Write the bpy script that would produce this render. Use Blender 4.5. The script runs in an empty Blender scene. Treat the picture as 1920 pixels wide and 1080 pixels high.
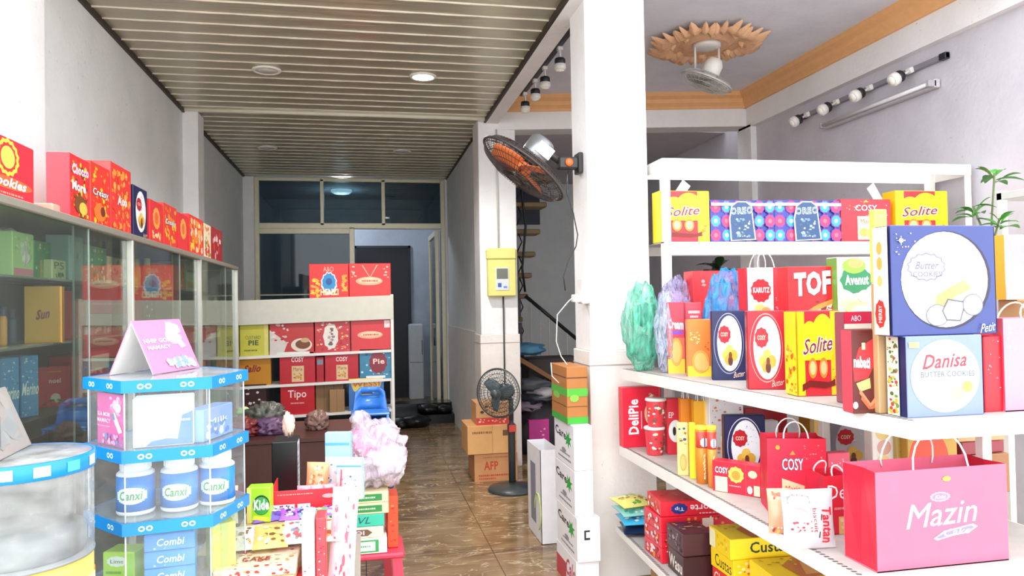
import bpy, math, random
from mathutils import Matrix, Vector, noise

# ------------------------------------------------------------------ camera, world, exposure
SC = bpy.context.scene
COL = SC.collection
FPX, EYE = 1400.0, 1.6
_vY = Vector((-.2, -.0229, -1)).normalized()
_r = math.radians(.8)
_vZ = Vector((-math.sin(_r), math.cos(_r), 0)); _vZ = (_vZ - _vY*_vZ.dot(_vY)).normalized()
_vX = _vY.cross(_vZ)
ROT = Matrix((_vX, _vY, _vZ))
cam_data = bpy.data.cameras.new('camera'); cam = bpy.data.objects.new('camera', cam_data)
COL.objects.link(cam); SC.camera = cam
cam.matrix_world = Matrix.Translation((0, 0, EYE)) @ ROT.to_4x4()
cam_data.sensor_fit = 'HORIZONTAL'; cam_data.sensor_width = 36; cam_data.lens = FPX/1920*36
cam_data.clip_start = .05; cam_data.clip_end = 200

W = bpy.data.worlds.new('daylight'); SC.world = W; W.use_nodes = True
nt = W.node_tree; bg = nt.nodes['Background']
bg.inputs[0].default_value = (.93, .965, 1, 1)
bg.inputs[1].default_value = 1.7
SC.view_settings.view_transform = 'Standard'; SC.view_settings.look = 'None'
SC.view_settings.gamma = 1; SC.view_settings.exposure = 1.2
sun_d = bpy.data.lights.new('sun', 'SUN'); sun_d.energy = .25; sun_d.angle = math.radians(35); sun_d.color = (1, .97, .93)
sun = bpy.data.objects.new('sun', sun_d); COL.objects.link(sun)
sun.rotation_euler = Vector((.25, 1, -.62)).to_track_quat('-Z', 'Y').to_euler()

# ------------------------------------------------------------------ pixel -> place helpers
def ray(x, y): return ROT @ Vector(((x-960)/FPX, -(y-540)/FPX, -1))
def _at(d, t): return Vector((0, 0, EYE)) + d*t
def pz(x, y, z): d = ray(x, y); return _at(d, (z-EYE)/d.z)
def py(x, y, Y): d = ray(x, y); return _at(d, Y/d.y)
def pX(x, y, X): d = ray(x, y); return _at(d, X/d.x)

# ------------------------------------------------------------------ materials
def lin(h):
    h = h.lstrip('#')
    v = [int(h[i:i+2], 16)/255 for i in (0, 2, 4)]
    return tuple((c/12.92 if c <= .04045 else ((c+.055)/1.055)**2.4) for c in v) + (1,)
_M = {}
def mat(h, rough=.5, metal=0., var=.05, scale=18., bump=0., spec=.5):
    k = (h, rough, metal, var, scale, bump, spec)
    if k in _M: return _M[k]
    m = bpy.data.materials.new('paint_'+h.lstrip('#')); m.use_nodes = True
    n = m.node_tree; b = n.nodes['Principled BSDF']
    b.inputs['Roughness'].default_value = rough; b.inputs['Metallic'].default_value = metal
    b.inputs['Specular IOR Level'].default_value = spec
    tx = n.nodes.new('ShaderNodeTexNoise'); tx.inputs['Scale'].default_value = scale; tx.inputs['Detail'].default_value = 3
    tc = n.nodes.new('ShaderNodeTexCoord'); n.links.new(tc.outputs['Object'], tx.inputs['Vector'])
    c = lin(h)
    mx = n.nodes.new('ShaderNodeMix'); mx.data_type = 'RGBA'
    mx.inputs[6].default_value = tuple(max(0, v*(1-var*2)) for v in c[:3])+(1,)
    mx.inputs[7].default_value = tuple(min(1, v*(1+var)) for v in c[:3])+(1,)
    n.links.new(tx.outputs['Fac'], mx.inputs[0]); n.links.new(mx.outputs[2], b.inputs['Base Color'])
    if bump:
        bp = n.nodes.new('ShaderNodeBump'); bp.inputs['Strength'].default_value = bump; bp.inputs['Distance'].default_value = .01
        n.links.new(tx.outputs['Fac'], bp.inputs['Height']); n.links.new(bp.outputs[0], b.inputs['Normal'])
    _M[k] = m; return m
def film(h, alpha=.5, rough=.2, bump=.5, scale=30.):
    """clear or coloured thin plastic film"""
    k = ('film', h, alpha, rough, bump, scale)
    if k in _M: return _M[k]
    m = bpy.data.materials.new('film_'+h.lstrip('#')); m.use_nodes = True
    n = m.node_tree; b = n.nodes['Principled BSDF']; out = n.nodes['Material Output']
    b.inputs['Base Color'].default_value = lin(h); b.inputs['Roughness'].default_value = rough
    tr = n.nodes.new('ShaderNodeBsdfTransparent'); mx = n.nodes.new('ShaderNodeMixShader')
    tx = n.nodes.new('ShaderNodeTexNoise'); tx.inputs['Scale'].default_value = scale; tx.inputs['Detail'].default_value = 4
    tx.inputs['Distortion'].default_value = 1.5
    tc = n.nodes.new('ShaderNodeTexCoord'); mp = n.nodes.new('ShaderNodeMapping'); mp.inputs['Scale'].default_value = (1.6, 1.6, .45)
    n.links.new(tc.outputs['Object'], mp.inputs[0]); n.links.new(mp.outputs[0], tx.inputs['Vector'])
    mr = n.nodes.new('ShaderNodeMapRange'); mr.inputs[1].default_value = .35; mr.inputs[2].default_value = .65
    mr.inputs[3].default_value = alpha*.35; mr.inputs[4].default_value = min(1, alpha*1.5)
    n.links.new(tx.outputs['Fac'], mr.inputs[0]); n.links.new(mr.outputs[0], mx.inputs[0])
    bp = n.nodes.new('ShaderNodeBump'); bp.inputs['Strength'].default_value = bump; bp.inputs['Distance'].default_value = .02
    n.links.new(tx.outputs['Fac'], bp.inputs['Height']); n.links.new(bp.outputs[0], b.inputs['Normal'])
    n.links.new(tr.outputs[0], mx.inputs[1]); n.links.new(b.outputs[0], mx.inputs[2]); n.links.new(mx.outputs[0], out.inputs[0])
    _M[k] = m; return m
def glass(h='#e8f2ee', ior=1.5, rough=.02, dirt=.04):
    k = ('glass', h, ior, rough, dirt)
    if k in _M: return _M[k]
    m = bpy.data.materials.new('glass_'+h.lstrip('#')); m.use_nodes = True
    n = m.node_tree; n.nodes.remove(n.nodes['Principled BSDF']); out = n.nodes['Material Output']
    tr = n.nodes.new('ShaderNodeBsdfTransparent'); tr.inputs[0].default_value = lin(h)
    gl = n.nodes.new('ShaderNodeBsdfGlossy'); gl.inputs['Roughness'].default_value = rough
    fr = n.nodes.new('ShaderNodeFresnel'); fr.inputs[0].default_value = ior
    ge = n.nodes.new('ShaderNodeNewGeometry'); mi = n.nodes.new('ShaderNodeMapRange')
    mi.inputs[3].default_value = ior; mi.inputs[4].default_value = 1/ior      # same reflectance from either side of the pane
    n.links.new(ge.outputs['Backfacing'], mi.inputs[0]); n.links.new(mi.outputs[0], fr.inputs[0])
    mx = n.nodes.new('ShaderNodeMixShader'); n.links.new(fr.outputs[0], mx.inputs[0])
    n.links.new(tr.outputs[0], mx.inputs[1]); n.links.new(gl.outputs[0], mx.inputs[2])
    df = n.nodes.new('ShaderNodeBsdfDiffuse'); df.inputs[0].default_value = (.8, .82, .8, 1)
    m2 = n.nodes.new('ShaderNodeMixShader')
    tx = n.nodes.new('ShaderNodeTexNoise'); tx.inputs['Scale'].default_value = 5; tx.inputs['Detail'].default_value = 5
    ml = n.nodes.new('ShaderNodeMath'); ml.operation = 'MULTIPLY'; ml.inputs[1].default_value = dirt*2
    n.links.new(tx.outputs['Fac'], ml.inputs[0]); n.links.new(ml.outputs[0], m2.inputs[0])
    n.links.new(mx.outputs[0], m2.inputs[1]); n.links.new(df.outputs[0], m2.inputs[2]); n.links.new(m2.outputs[0], out.inputs[0])
    _M[k] = m; return m
def emit(h, s):
    m = bpy.data.materials.new('lit'); m.use_nodes = True; b = m.node_tree.nodes['Principled BSDF']
    b.inputs['Emission Color'].default_value = lin(h); b.inputs['Emission Strength'].default_value = s; return m
def wallmat(name, h1, h2, dirt='#8f8d88', tile=None):
    m = bpy.data.materials.new(name); m.use_nodes = True; n = m.node_tree; b = n.nodes['Principled BSDF']
    b.inputs['Roughness'].default_value = .75
    tc = n.nodes.new('ShaderNodeTexCoord')
    a = n.nodes.new('ShaderNodeTexNoise'); a.inputs['Scale'].default_value = 2.2; a.inputs['Detail'].default_value = 7; a.inputs['Roughness'].default_value = .65
    n.links.new(tc.outputs['Object'], a.inputs['Vector'])
    r = n.nodes.new('ShaderNodeValToRGB'); r.color_ramp.elements[0].position = .3; r.color_ramp.elements[1].position = .62
    r.color_ramp.elements[0].color = lin(h2); r.color_ramp.elements[1].color = lin(h1)
    n.links.new(a.outputs['Fac'], r.inputs[0])
    v = n.nodes.new('ShaderNodeTexNoise'); v.inputs['Scale'].default_value = 34; v.inputs['Detail'].default_value = 3
    n.links.new(tc.outputs['Object'], v.inputs['Vector'])
    r2 = n.nodes.new('ShaderNodeValToRGB'); r2.color_ramp.elements[0].position = .22; r2.color_ramp.elements[1].position = .3
    r2.color_ramp.elements[0].color = (0, 0, 0, 1); r2.color_ramp.elements[1].color = (1, 1, 1, 1)
    n.links.new(v.outputs['Fac'], r2.inputs[0])
    mx = n.nodes.new('ShaderNodeMix'); mx.data_type = 'RGBA'; mx.inputs[6].default_value = lin(dirt)
    n.links.new(r2.outputs[0], mx.inputs[0]); n.links.new(r.outputs[0], mx.inputs[7])
    n.links.new(mx.outputs[2], b.inputs['Base Color'])
    bp = n.nodes.new('ShaderNodeBump'); bp.inputs['Strength'].default_value = .25; bp.inputs['Distance'].default_value = .01
    n.links.new(v.outputs['Fac'], bp.inputs['Height']); n.links.new(bp.outputs[0], b.inputs['Normal'])
    return m
def floormat():
    m = bpy.data.materials.new('brown_marble_tile'); m.use_nodes = True; n = m.node_tree; b = n.nodes['Principled BSDF']
    b.inputs['Roughness'].default_value = .16
    tc = n.nodes.new('ShaderNodeTexCoord'); mp = n.nodes.new('ShaderNodeMapping')
    mp.inputs['Rotation'].default_value = (0, 0, .5); mp.inputs['Scale'].default_value = (.9, 2.6, 1)
    n.links.new(tc.outputs['Object'], mp.inputs[0])
    a = n.nodes.new('ShaderNodeTexNoise'); a.inputs['Scale'].default_value = 1.6; a.inputs['Detail'].default_value = 8; a.inputs['Distortion'].default_value = 1.4
    n.links.new(mp.outputs[0], a.inputs['Vector'])
    r = n.nodes.new('ShaderNodeValToRGB'); e = r.color_ramp.elements
    e[0].position = .3; e[0].color = lin('#6b5138'); e[1].position = .75; e[1].color = lin('#a58a68')
    x = e.new(.5); x.color = lin('#8a6d4c')
    n.links.new(a.outputs['Fac'], r.inputs[0])
    # thin pale veins
    w = n.nodes.new('ShaderNodeTexNoise'); w.inputs['Scale'].default_value = 2.1; w.inputs['Detail'].default_value = 5; w.inputs['Distortion'].default_value = 2.2
    n.links.new(mp.outputs[0], w.inputs['Vector'])
    r2 = n.nodes.new('ShaderNodeValToRGB'); e = r2.color_ramp.elements
    e[0].position = .485; e[0].color = (0, 0, 0, 1); e[1].position = .52; e[1].color = (0, 0, 0, 1)
    x = e.new(.503); x.color = (.8, .8, .8, 1)
    n.links.new(w.outputs['Fac'], r2.inputs[0])
    mx = n.nodes.new('ShaderNodeMix'); mx.data_type = 'RGBA'; mx.inputs[7].default_value = lin('#d8c6a8')
    n.links.new(r2.outputs[0], mx.inputs[0]); n.links.new(r.outputs[0], mx.inputs[6])
    br = n.nodes.new('ShaderNodeTexBrick'); br.offset = 0; br.inputs['Scale'].default_value = 1
    br.inputs['Brick Width'].default_value = .8; br.inputs['Row Height'].default_value = .8; br.inputs['Mortar Size'].default_value = .003
    br.inputs['Color1'].default_value = br.inputs['Color2'].default_value = (0, 0, 0, 1); br.inputs['Mortar'].default_value = (1, 1, 1, 1)
    n.links.new(tc.outputs['Object'], br.inputs['Vector'])
    m3 = n.nodes.new('ShaderNodeMix'); m3.data_type = 'RGBA'; m3.inputs[7].default_value = lin('#4a3828')
    n.links.new(br.outputs['Color'], m3.inputs[0]); n.links.new(mx.outputs[2], m3.inputs[6]); n.links.new(m3.outputs[2], b.inputs['Base Color'])
    return m
def ceilmat():
    m = bpy.data.materials.new('glossy_strip_ceiling'); m.use_nodes = True; n = m.node_tree; b = n.nodes['Principled BSDF']
    b.inputs['Roughness'].default_value = .3; b.inputs['Base Color'].default_value = lin('#b5b09a')
    b.inputs['Metallic'].default_value = .35
    tc = n.nodes.new('ShaderNodeTexCoord'); mp = n.nodes.new('ShaderNodeMapping'); mp.inputs['Scale'].default_value = (1.5, 14, 1)
    n.links.new(tc.outputs['Object'], mp.inputs[0])
    a = n.nodes.new('ShaderNodeTexNoise'); a.inputs['Scale'].default_value = 1.5; a.inputs['Detail'].default_value = 3
    n.links.new(mp.outputs[0], a.inputs['Vector'])
    bp = n.nodes.new('ShaderNodeBump'); bp.inputs['Strength'].default_value = .35; bp.inputs['Distance'].default_value = .02
    n.links.new(a.outputs['Fac'], bp.inputs['Height']); n.links.new(bp.outputs[0], b.inputs['Normal'])
    return m

# ------------------------------------------------------------------ mesh builder
class MB:
    def __init__(s): s.v = []; s.f = []; s.mi = []; s.ms = []; s.sm = []
    def m(s, m):
        if isinstance(m, str): m = mat(m)
        if m not in s.ms: s.ms.append(m)
        return s.ms.index(m)
    def add(s, vs, fs, m, smooth=False):
        o = len(s.v); k = s.m(m); s.v += [tuple(p) for p in vs]
        for f in fs: s.f.append(tuple(i+o for i in f)); s.mi.append(k); s.sm.append(smooth)
        return s
    def box(s, x0, y0, z0, x1, y1, z1, m, T=None):
        vs = [Vector((x, y, z)) for z in (z0, z1) for y in (y0, y1) for x in (x0, x1)]
        if T: vs = [T @ p for p in vs]
        return s.add(vs, [(0, 2, 3, 1), (4, 5, 7, 6), (0, 1, 5, 4), (2, 6, 7, 3), (0, 4, 6, 2), (1, 3, 7, 5)], m)
    def cbox(s, x0, y0, z0, x1, y1, z1, m, c=.004, T=None):
        """box with chamfered edges"""
        X, Y, Z = (x0, x1), (y0, y1), (z0, z1); c = min(c, (x1-x0)*.3, (y1-y0)*.3, (z1-z0)*.3)
        vs = []; ix = {}
        for a in (0, 1):
            for b in (0, 1):
                for d in (0, 1):
                    p = (X[a], Y[b], Z[d]); q = (1-2*a, 1-2*b, 1-2*d)
                    for ax in range(3):
                        w = [p[i]+(0 if i == ax else q[i]*c) for i in range(3)]
                        ix[(a, b, d, ax)] = len(vs); vs.append(Vector(w))
        fs = []
        for ax in range(3):
            o = [i for i in range(3) if i != ax]
            for sd in (0, 1):
                f = []
                for (u, w) in ((0, 0), (1, 0), (1, 1), (0, 1)):
                    k = [0, 0, 0]; k[ax] = sd; k[o[0]] = u; k[o[1]] = w; f.append(ix[(*k, ax)])
                fs.append(tuple(f))
        for ax in range(3):   # edges along ax
            o = [i for i in range(3) if i != ax]
            for u in (0, 1):
                for w in (0, 1):
                    k0 = [0, 0, 0]; k0[o[0]] = u; k0[o[1]] = w; k1 = list(k0); k1[ax] = 1
                    fs.append((ix[(*k0, o[0])], ix[(*k1, o[0])], ix[(*k1, o[1])], ix[(*k0, o[1])]))
        for a in (0, 1):
            for b in (0, 1):
                for d in (0, 1): fs.append(tuple(ix[(a, b, d, x)] for x in range(3)))
        ctr = Vector(((x0+x1)/2, (y0+y1)/2, (z0+z1)/2)); out = []
        for f in fs:
            a, b, d = vs[f[0]], vs[f[1]], vs[f[2]]
            nn = (b-a).cross(d-a); mid = sum((vs[i] for i in f), Vector())/len(f)
            out.append(f if nn.dot(mid-ctr) > 0 else f[::-1])
        if T: vs = [T @ p for p in vs]
        return s.add(vs, out, m)
    def tube(s, pts, r, m, n=8, closed=False):
        pts = [Vector(p) for p in pts]; N = len(pts); vs = []; fs = []; up = Vector((0, 0, 1)); pa = None
        for i, p in enumerate(pts):
            if closed: t = pts[(i+1) % N]-pts[i-1]
            else: t = pts[min(i+1, N-1)]-pts[max(i-1, 0)]
            t.normalize()
            a = pa if pa is not None else (up if abs(t.z) < .9 else Vector((1, 0, 0)))
            a = (a-t*a.dot(t)).normalized(); pa = a; b = t.cross(a)
            rr = r[i] if isinstance(r, (list, tuple)) else r
            for k in range(n):
                w = 2*math.pi*k/n; vs.append(p+a*math.cos(w)*rr+b*math.sin(w)*rr)
        for i in range(N if closed else N-1):
            j = (i+1) % N
            for k in range(n): fs.append((i*n+k, i*n+(k+1) % n, j*n+(k+1) % n, j*n+k))
        if not closed: fs += [tuple(range(n))[::-1], tuple(range((N-1)*n, N*n))]
        return s.add(vs, fs, m, True)
    def lathe(s, prof, m, n=24, T=None, smooth=True, sx=1, sy=1):
        vs = []; fs = []
        for (r, z) in prof:
            for k in range(n):
                w = 2*math.pi*k/n; vs.append(Vector((r*math.cos(w)*sx, r*math.sin(w)*sy, z)))
        for i in range(len(prof)-1):
            for k in range(n): fs.append((i*n+k, i*n+(k+1) % n, (i+1)*n+(k+1) % n, (i+1)*n+k))
        fs += [tuple(range(n))[::-1], tuple(range((len(prof)-1)*n, len(prof)*n))]
        if T: vs = [T @ p for p in vs]
        return s.add(vs, fs, m, smooth)
    def prism(s, pts, z0, z1, m):
        n = len(pts); vs = [(x, y, z0) for x, y in pts]+[(x, y, z1) for x, y in pts]
        fs = [tuple(range(n))[::-1], tuple(range(n, 2*n))]+[(i, (i+1) % n, (i+1) % n+n, i+n) for i in range(n)]
        return s.add(vs, fs, m)
    def blob(s, c, rad, m, amp=.15, fq=2.2, seed=0, lv=3, flat=None, ridge=False, fz=1.):
        import bmesh
        b = bmesh.new(); bmesh.ops.create_icosphere(b, subdivisions=lv, radius=1)
        vs = []
        for p in b.verts:
            q = p.co.copy(); o = Vector((seed*3.1, seed*1.7, seed))
            k = noise.fractal(Vector((q.x*fq, q.y*fq, q.z*fq*fz))+o, 1, 2, 4)
            if ridge: k = 1-2*abs(k)
            q = q*(1+amp*k)
            w = Vector((q.x*rad[0]+c[0], q.y*rad[1]+c[1], q.z*rad[2]+c[2]))
            if flat is not None and w.z < flat: w.z = flat
            vs.append(w)
        fs = [tuple(v.index for v in f.verts) for f in b.faces]; b.free()
        return s.add(vs, fs, m, True)
    def build(s, name, parent=None, loc=None, rz=0, T=None):
        me = bpy.data.meshes.new(name); me.from_pydata(s.v, [], s.f); me.update()
        for m in s.ms: me.materials.append(m)
        me.polygons.foreach_set('material_index', s.mi); me.polygons.foreach_set('use_smooth', s.sm); me.update()
        o = bpy.data.objects.new(name, me); COL.objects.link(o)
        if loc is not None: o.location = loc
        o.rotation_euler = (0, 0, rz)
        if T: o.matrix_world = T
        if parent is not None: o.parent = parent
        return o
def tag(o, label, cat, group=None, kind=None):
    o['label'] = label; o['category'] = cat
    if group: o['group'] = group
    if kind: o['kind'] = kind
    return o
def struct(o, label=None):
    o['kind'] = 'structure'
    if label: o['label'] = label
    return o
def empty(name, loc=(0, 0, 0), rz=0, label=None, cat=None, group=None):
    o = bpy.data.objects.new(name, None); COL.objects.link(o); o.location = loc; o.rotation_euler = (0, 0, rz)
    o.empty_display_size = .05
    if label: tag(o, label, cat, group)
    return o

# ------------------------------------------------------------------ lettering
_TX = {}
def text_geo(st, shear=0, bold=0, sp=1.):
    k = (st, shear, bold, sp)
    if k in _TX: return _TX[k]
    cu = bpy.data.curves.new('t', 'FONT'); cu.body = st; cu.resolution_u = 2; cu.shear = shear; cu.offset = bold; cu.space_character = sp+bold*2
    cu.fill_mode = 'FRONT'
    o = bpy.data.objects.new('t', cu); COL.objects.link(o)
    dg = bpy.context.evaluated_depsgraph_get(); dg.update()
    me = o.evaluated_get(dg).to_mesh()
    vs = [(v.co.x, v.co.y) for v in me.vertices]; fs = [tuple(p.vertices) for p in me.polygons]
    o.evaluated_get(dg).to_mesh_clear(); bpy.data.objects.remove(o); bpy.data.curves.remove(cu)
    xs = [v[0] for v in vs]; ys = [v[1] for v in vs]
    a, b, c, d = min(xs), min(ys), max(xs), max(ys)
    _TX[k] = ([((x-a)/(c-a), (y-b)/(d-b)) for x, y in vs], fs); return _TX[k]

OFF = .00025
def paint(mb, art, w, d, h):
    """print flat shapes on the faces of a box w x d x h (origin at base centre)"""
    def P(face, u, v, k):
        o = k*OFF
        if face == 'F': return (-w/2+u*w, -d/2-o, v*h)
        if face == 'B': return (w/2-u*w, d/2+o, v*h)
        if face == 'L': return (-w/2-o, d/2-u*d, v*h)
        if face == 'R': return (w/2+o, -d/2+u*d, v*h)
        return (-w/2+u*w, -d/2+v*d, h+o)
    def poly(face, pts, k, c): mb.add([P(face, u, v, k) for u, v in pts], [tuple(range(len(pts)))], c if not isinstance(c, str) else mat(c, .38))
    k = 0
    for a in art:
        k += 1; t, face = a[0], a[1]
        if t == 'r': poly(face, [(a[2], a[3]), (a[4], a[3]), (a[4], a[5]), (a[2], a[5])], k, a[6])
        elif t == 'd':   # disc cx cy rx ry col
            poly(face, [(a[2]+a[4]*math.cos(i*math.pi/16), a[3]+a[5]*math.sin(i*math.pi/16)) for i in range(32)], k, a[6])
        elif t == 'w':   # wavy-edged seal
            n = a[7] if len(a) > 7 else 12
            poly(face, [(a[2]+a[4]*(1+.12*(i % 2))*math.cos(i*math.pi/n), a[3]+a[5]*(1+.12*(i % 2))*math.sin(i*math.pi/n)) for i in range(2*n)], k, a[6])
        elif t == 'p': poly(face, a[2], k, a[3])
        elif t == 't':   # text st u0 v0 u1 v1 col [opts]
            op = a[8] if len(a) > 8 else {}
            vs, fs = text_geo(a[2], op.get('shear', 0), op.get('bold', 0))
            u0, v0, u1, v1 = a[3:7]; rot = op.get('rot', 0); ti = op.get('tilt', 0)
            def mp(x, y):
                if rot == 90: x, y = 1-y, x
                elif rot == 180: x, y = 1-x, 1-y
                elif rot == -90: x, y = y, 1-x
                if 'arc' in op: y += op['arc']*(1-(2*x-1)**2)
                y += ti*(x-.5)
                return (u0+(u1-u0)*x, v0+(v1-v0)*y)
            m_ = mat(a[7], .4) if isinstance(a[7], str) else a[7]
            for i_, f in enumerate(fs):
                mb.add([P(face, *mp(*vs[j]), k+.9*i_/len(fs)) for j in f], [tuple(range(len(f)))], m_)
        elif t == 's':   # scatter: u0 v0 u1 v1 n size cols seed
            rn = random.Random(a[9] if len(a) > 9 else 1); asp = (w if face in 'FTB' else d)/(h if face != 'T' else d)
            for i in range(a[6]):
                k2 = k+4*i/a[6]; sz = a[7]*rn.uniform(.5, 1.3); u = rn.uniform(a[2]+sz*.6, a[4]-sz*.6) if a[4]-a[2] > sz*1.3 else (a[2]+a[4])/2
                v = rn.uniform(a[3], a[5]); n = rn.choice((4, 5, 7, 8)); ph = rn.random()*6; e = rn.uniform(.5, 1)
                v = min(max(v, a[3]+sz*asp*.5), a[5]-sz*asp*.5)
                poly(face, [(u+sz*.5*math.cos(ph+j*6.283/n), v+sz*.5*asp*e*math.sin(ph+j*6.283/n)) for j in range(n)], k2, rn.choice(a[8]))
            k += 4
        elif t == 'scr':  # squiggle line of small print: u0 v0 u1 v1 col seed
            rn = random.Random(a[7] if len(a) > 7 else 3); u = a[2]
            while u < a[4]:
                l = rn.uniform(.015, .05); poly(face, [(u, a[3]), (min(u+l, a[4]), a[3]), (min(u+l, a[4]), a[5]), (u, a[5])], k, a[6]); u += l+.012

def stand(x0, yb, x1, yt, ang=0., thick=.08, z=None, Y=None, X=None, w=None):
    """where a box stands whose front face runs from pixel column x0 to x1"""
    if Y is not None: p = py(x0, yb, Y)
    elif X is not None: p = pX(x0, yb, X)
    else: p = pz(x0, yb, z)
    if z is None: z = p.z
    a = math.radians(ang); c, s = math.cos(a), math.sin(a); d = ray(x1, yb)
    if w is None: w = (p.y*d.x-p.x*d.y)/(c*d.y+s*d.x)
    h = py(x0, yt, p.y).z-z
    return dict(loc=(p.x+w/2*c+thick/2*s, p.y-w/2*s+thick/2*c, z), rz=-a, w=w, d=thick, h=h)
def carton(name, label, cat, st, base, art=(), side=None, group=None, rough=.4, parent=None, top=None):
    mb = MB(); w, d, h = st['w'], st['d'], st['h']
    mb.cbox(-w/2, -d/2, 0, w/2, d/2, h, mat(base, rough), .003)
    A = []
    if side: A += [('r', 'L', .01, .01, .99, .99, side), ('r', 'R', .01, .01, .99, .99, side)]
    if top: A += [('r', 'T', .01, .01, .99, .99, top)]
    paint(mb, A+list(art), w, d, h)
    o = mb.build(name, parent, st['loc'], st['rz'])
    if label: tag(o, label, cat, group)
    return o
def flap(o, st, col, face='T'):
    """tuck flap line / price sticker as part"""
    mb = MB(); w, d, h = st['w'], st['d'], st['h']
    mb.box(-w/2+.004, -d/2+.006, h, w/2-.004, d/2-.004, h+.0025, mat(col, .5)); return mb.build('lid_flap', o)
def sticker(o, st, u, v, col='#f2e23a', s=.018):
    mb = MB(); w, d, h = st['w'], st['d'], st['h']; x = -w/2+u*w; z = v*h
    mb.box(x-s/2, -d/2-.012, z-s/2, x+s/2, -d/2-.0002, z+s/2, mat(col, .5)); return mb.build('price_sticker', o)
def bag(name, label, st, base, art=(), side=None, handle='#f4f0ea', group=None, hh=.09, taper=.0, lean=0, cat='gift bag'):
    """open paper carrier bag with two rope handles"""
    w, d, h = st['w'], st['d'], st['h']; m = mat(base, .42); ms = mat(side or base, .42); mb = MB(); t = .0015
    mb.box(-w/2, -d/2, 0, w/2, d/2, .003, m)
    mb.box(-w/2, -d/2, 0, w/2, -d/2+t, h, m); mb.box(-w/2, d/2-t, 0, w/2, d/2, h, m)
    for sx in (-1, 1):   # creased gussets
        mb.add([(sx*w/2, -d/2, 0), (sx*w/2, -d/2, h), (sx*(w/2-.012), 0, h), (sx*(w/2-.002), 0, 0), (sx*w/2, d/2, 0), (sx*w/2, d/2, h)],
               [(0, 1, 2, 3), (3, 2, 5, 4)], ms)
    paint(mb, art, w, d, h)
    o = mb.build(name, None, st['loc'], st['rz'])
    tag(o, label, cat, group)
    for sy in (-1, 1):
        hb = MB(); y = sy*(d/2-.004); k = w*.2
        pts = [(-k, y, h-.02)]+[(-k*math.cos(i*math.pi/10)*1.05, y+sy*.012*math.sin(i*math.pi/10)+(-sy)*.03*math.sin(i*math.pi/10), h+hh*math.sin(i*math.pi/10)) for i in range(11)]+[(k, y, h-.02)]
        hb.tube(pts, .0028, mat(handle, .7), 6); hb.build('rope_handle', o)
    return o

# ================================================================== THE SETTING
M_wall = wallmat('grey_plaster', '#e8ebea', '#dce0e0', '#b8bab8')
M_white = wallmat('white_paint', '#f4f3f3', '#eae8e8', '#c4bfbc')
M_tile = wallmat('pale_wall_tile', '#efe8e2', '#e2d9d2', '#d5cbc4')
M_lilac = wallmat('lilac_plaster', '#d2ced6', '#c5c1ca', '#aeaab2')
M_floor = floormat(); M_ceil = ceilmat()
XL, XR, YB = -1.57, 1.20, 10.8
def slab(name, x0, y0, z0, x1, y1, z1, m, kind=True, parent=None):
    b = MB(); b.box(x0, y0, z0, x1, y1, z1, m); o = b.build(name, parent)
    return struct(o) if kind else o
b = MB(); b.box(-1.8, 1.0, -.12, 4.0, 14, 0, M_floor); struct(b.build('floor'))
b = MB(); b.box(-14, -14, -.2, 16, 1.0, -.02, mat('#d6d2ca', .9, scale=3)); struct(b.build('ground'), 'grey concrete pavement before the shop')
slab('wall_left', XL-.2, 3.62, 0, XL, YB+.2, 3.8, M_wall)
slab('wall_right', 3.80, 3.3, 0, 4.0, 14, 3.8, M_lilac)
# ribbed left ceiling: broad strips, thin bright ridges between them
b = MB(); b.box(XL, 3.6, 3.4, XR+.02, YB+.1, 3.5, M_ceil)
rd = mat('#e9e4d2', .18, metal=.2)
y = 3.66
while y < YB:
    vs = []; n = 24
    for i in range(n+1):
        x = XL+.01+(XR-XL-.02)*i/n; dz = .0015*math.sin(i*2.1+y*9); zz = 3.392+dz
        vs += [(x, y-.006, 3.4), (x, y-.002, zz), (x, y+.004, zz), (x, y+.009, 3.4)]
    fs = []
    for i in range(n):
        for k in range(3): fs.append((i*4+k, (i+1)*4+k, (i+1)*4+k+1, i*4+k+1))
    b.add(vs, fs, rd, True); y += .187
b.box(XL, 7.13, 3.375, XR, 7.17, 3.4, rd)
struct(b.build('ceiling'))
slab('trim_1', XL, 3.62, 3.365, XL+.02, YB, 3.4, mat('#3b332c', .6))      # dark edging strips
slab('trim_2', XR-.01, 3.62, 3.365, XR+.01, YB, 3.4, mat('#3b332c', .6))
slab('trim_3', XL-.12, 3.61, 0, -1.50, 3.98, 3.8, M_white)                 # left pilasters
slab('trim_4', XL-.02, 7.15, 0, -1.44, 7.4, 3.375, M_white)
slab('trim_5', XL-.02, 10.6, 0, -1.43, 10.8, 3.375, M_white)
slab('trim_6', 1.17, 10.6, 0, 1.32, 10.8, 3.375, M_white)
# inner wall between the two bays, tiled to shoulder height
slab('wall_middle', XR, 7.55, 1.29, XR+.16, YB+.2, 3.6, M_wall)
slab('wall_middle', XR-.012, 7.55, 0, XR+.16, YB+.2, 1.29, M_tile)
def column(n, x0, y0, x1, y1, zt=1.3):
    b = MB(); b.cbox(x0, y0, zt, x1, y1, 3.72, M_white, .006); b.cbox(x0-.012, y0-.012, 0, x1+.012, y1+.012, zt, M_tile, .004)
    b.cbox(x0-.016, y0-.016, zt-.085, x1+.016, y1+.016, zt-.078, mat('#b9ada4'), .002)
    o = struct(b.build(f'trim_{n}')); o['label'] = 'white square column tiled on its lower part'; return o
column(7, 1.29, 4.15, 1.66, 4.46, 1.31)
column(8, 1.13, 7.2, 1.50, 7.56, 1.29)
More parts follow.
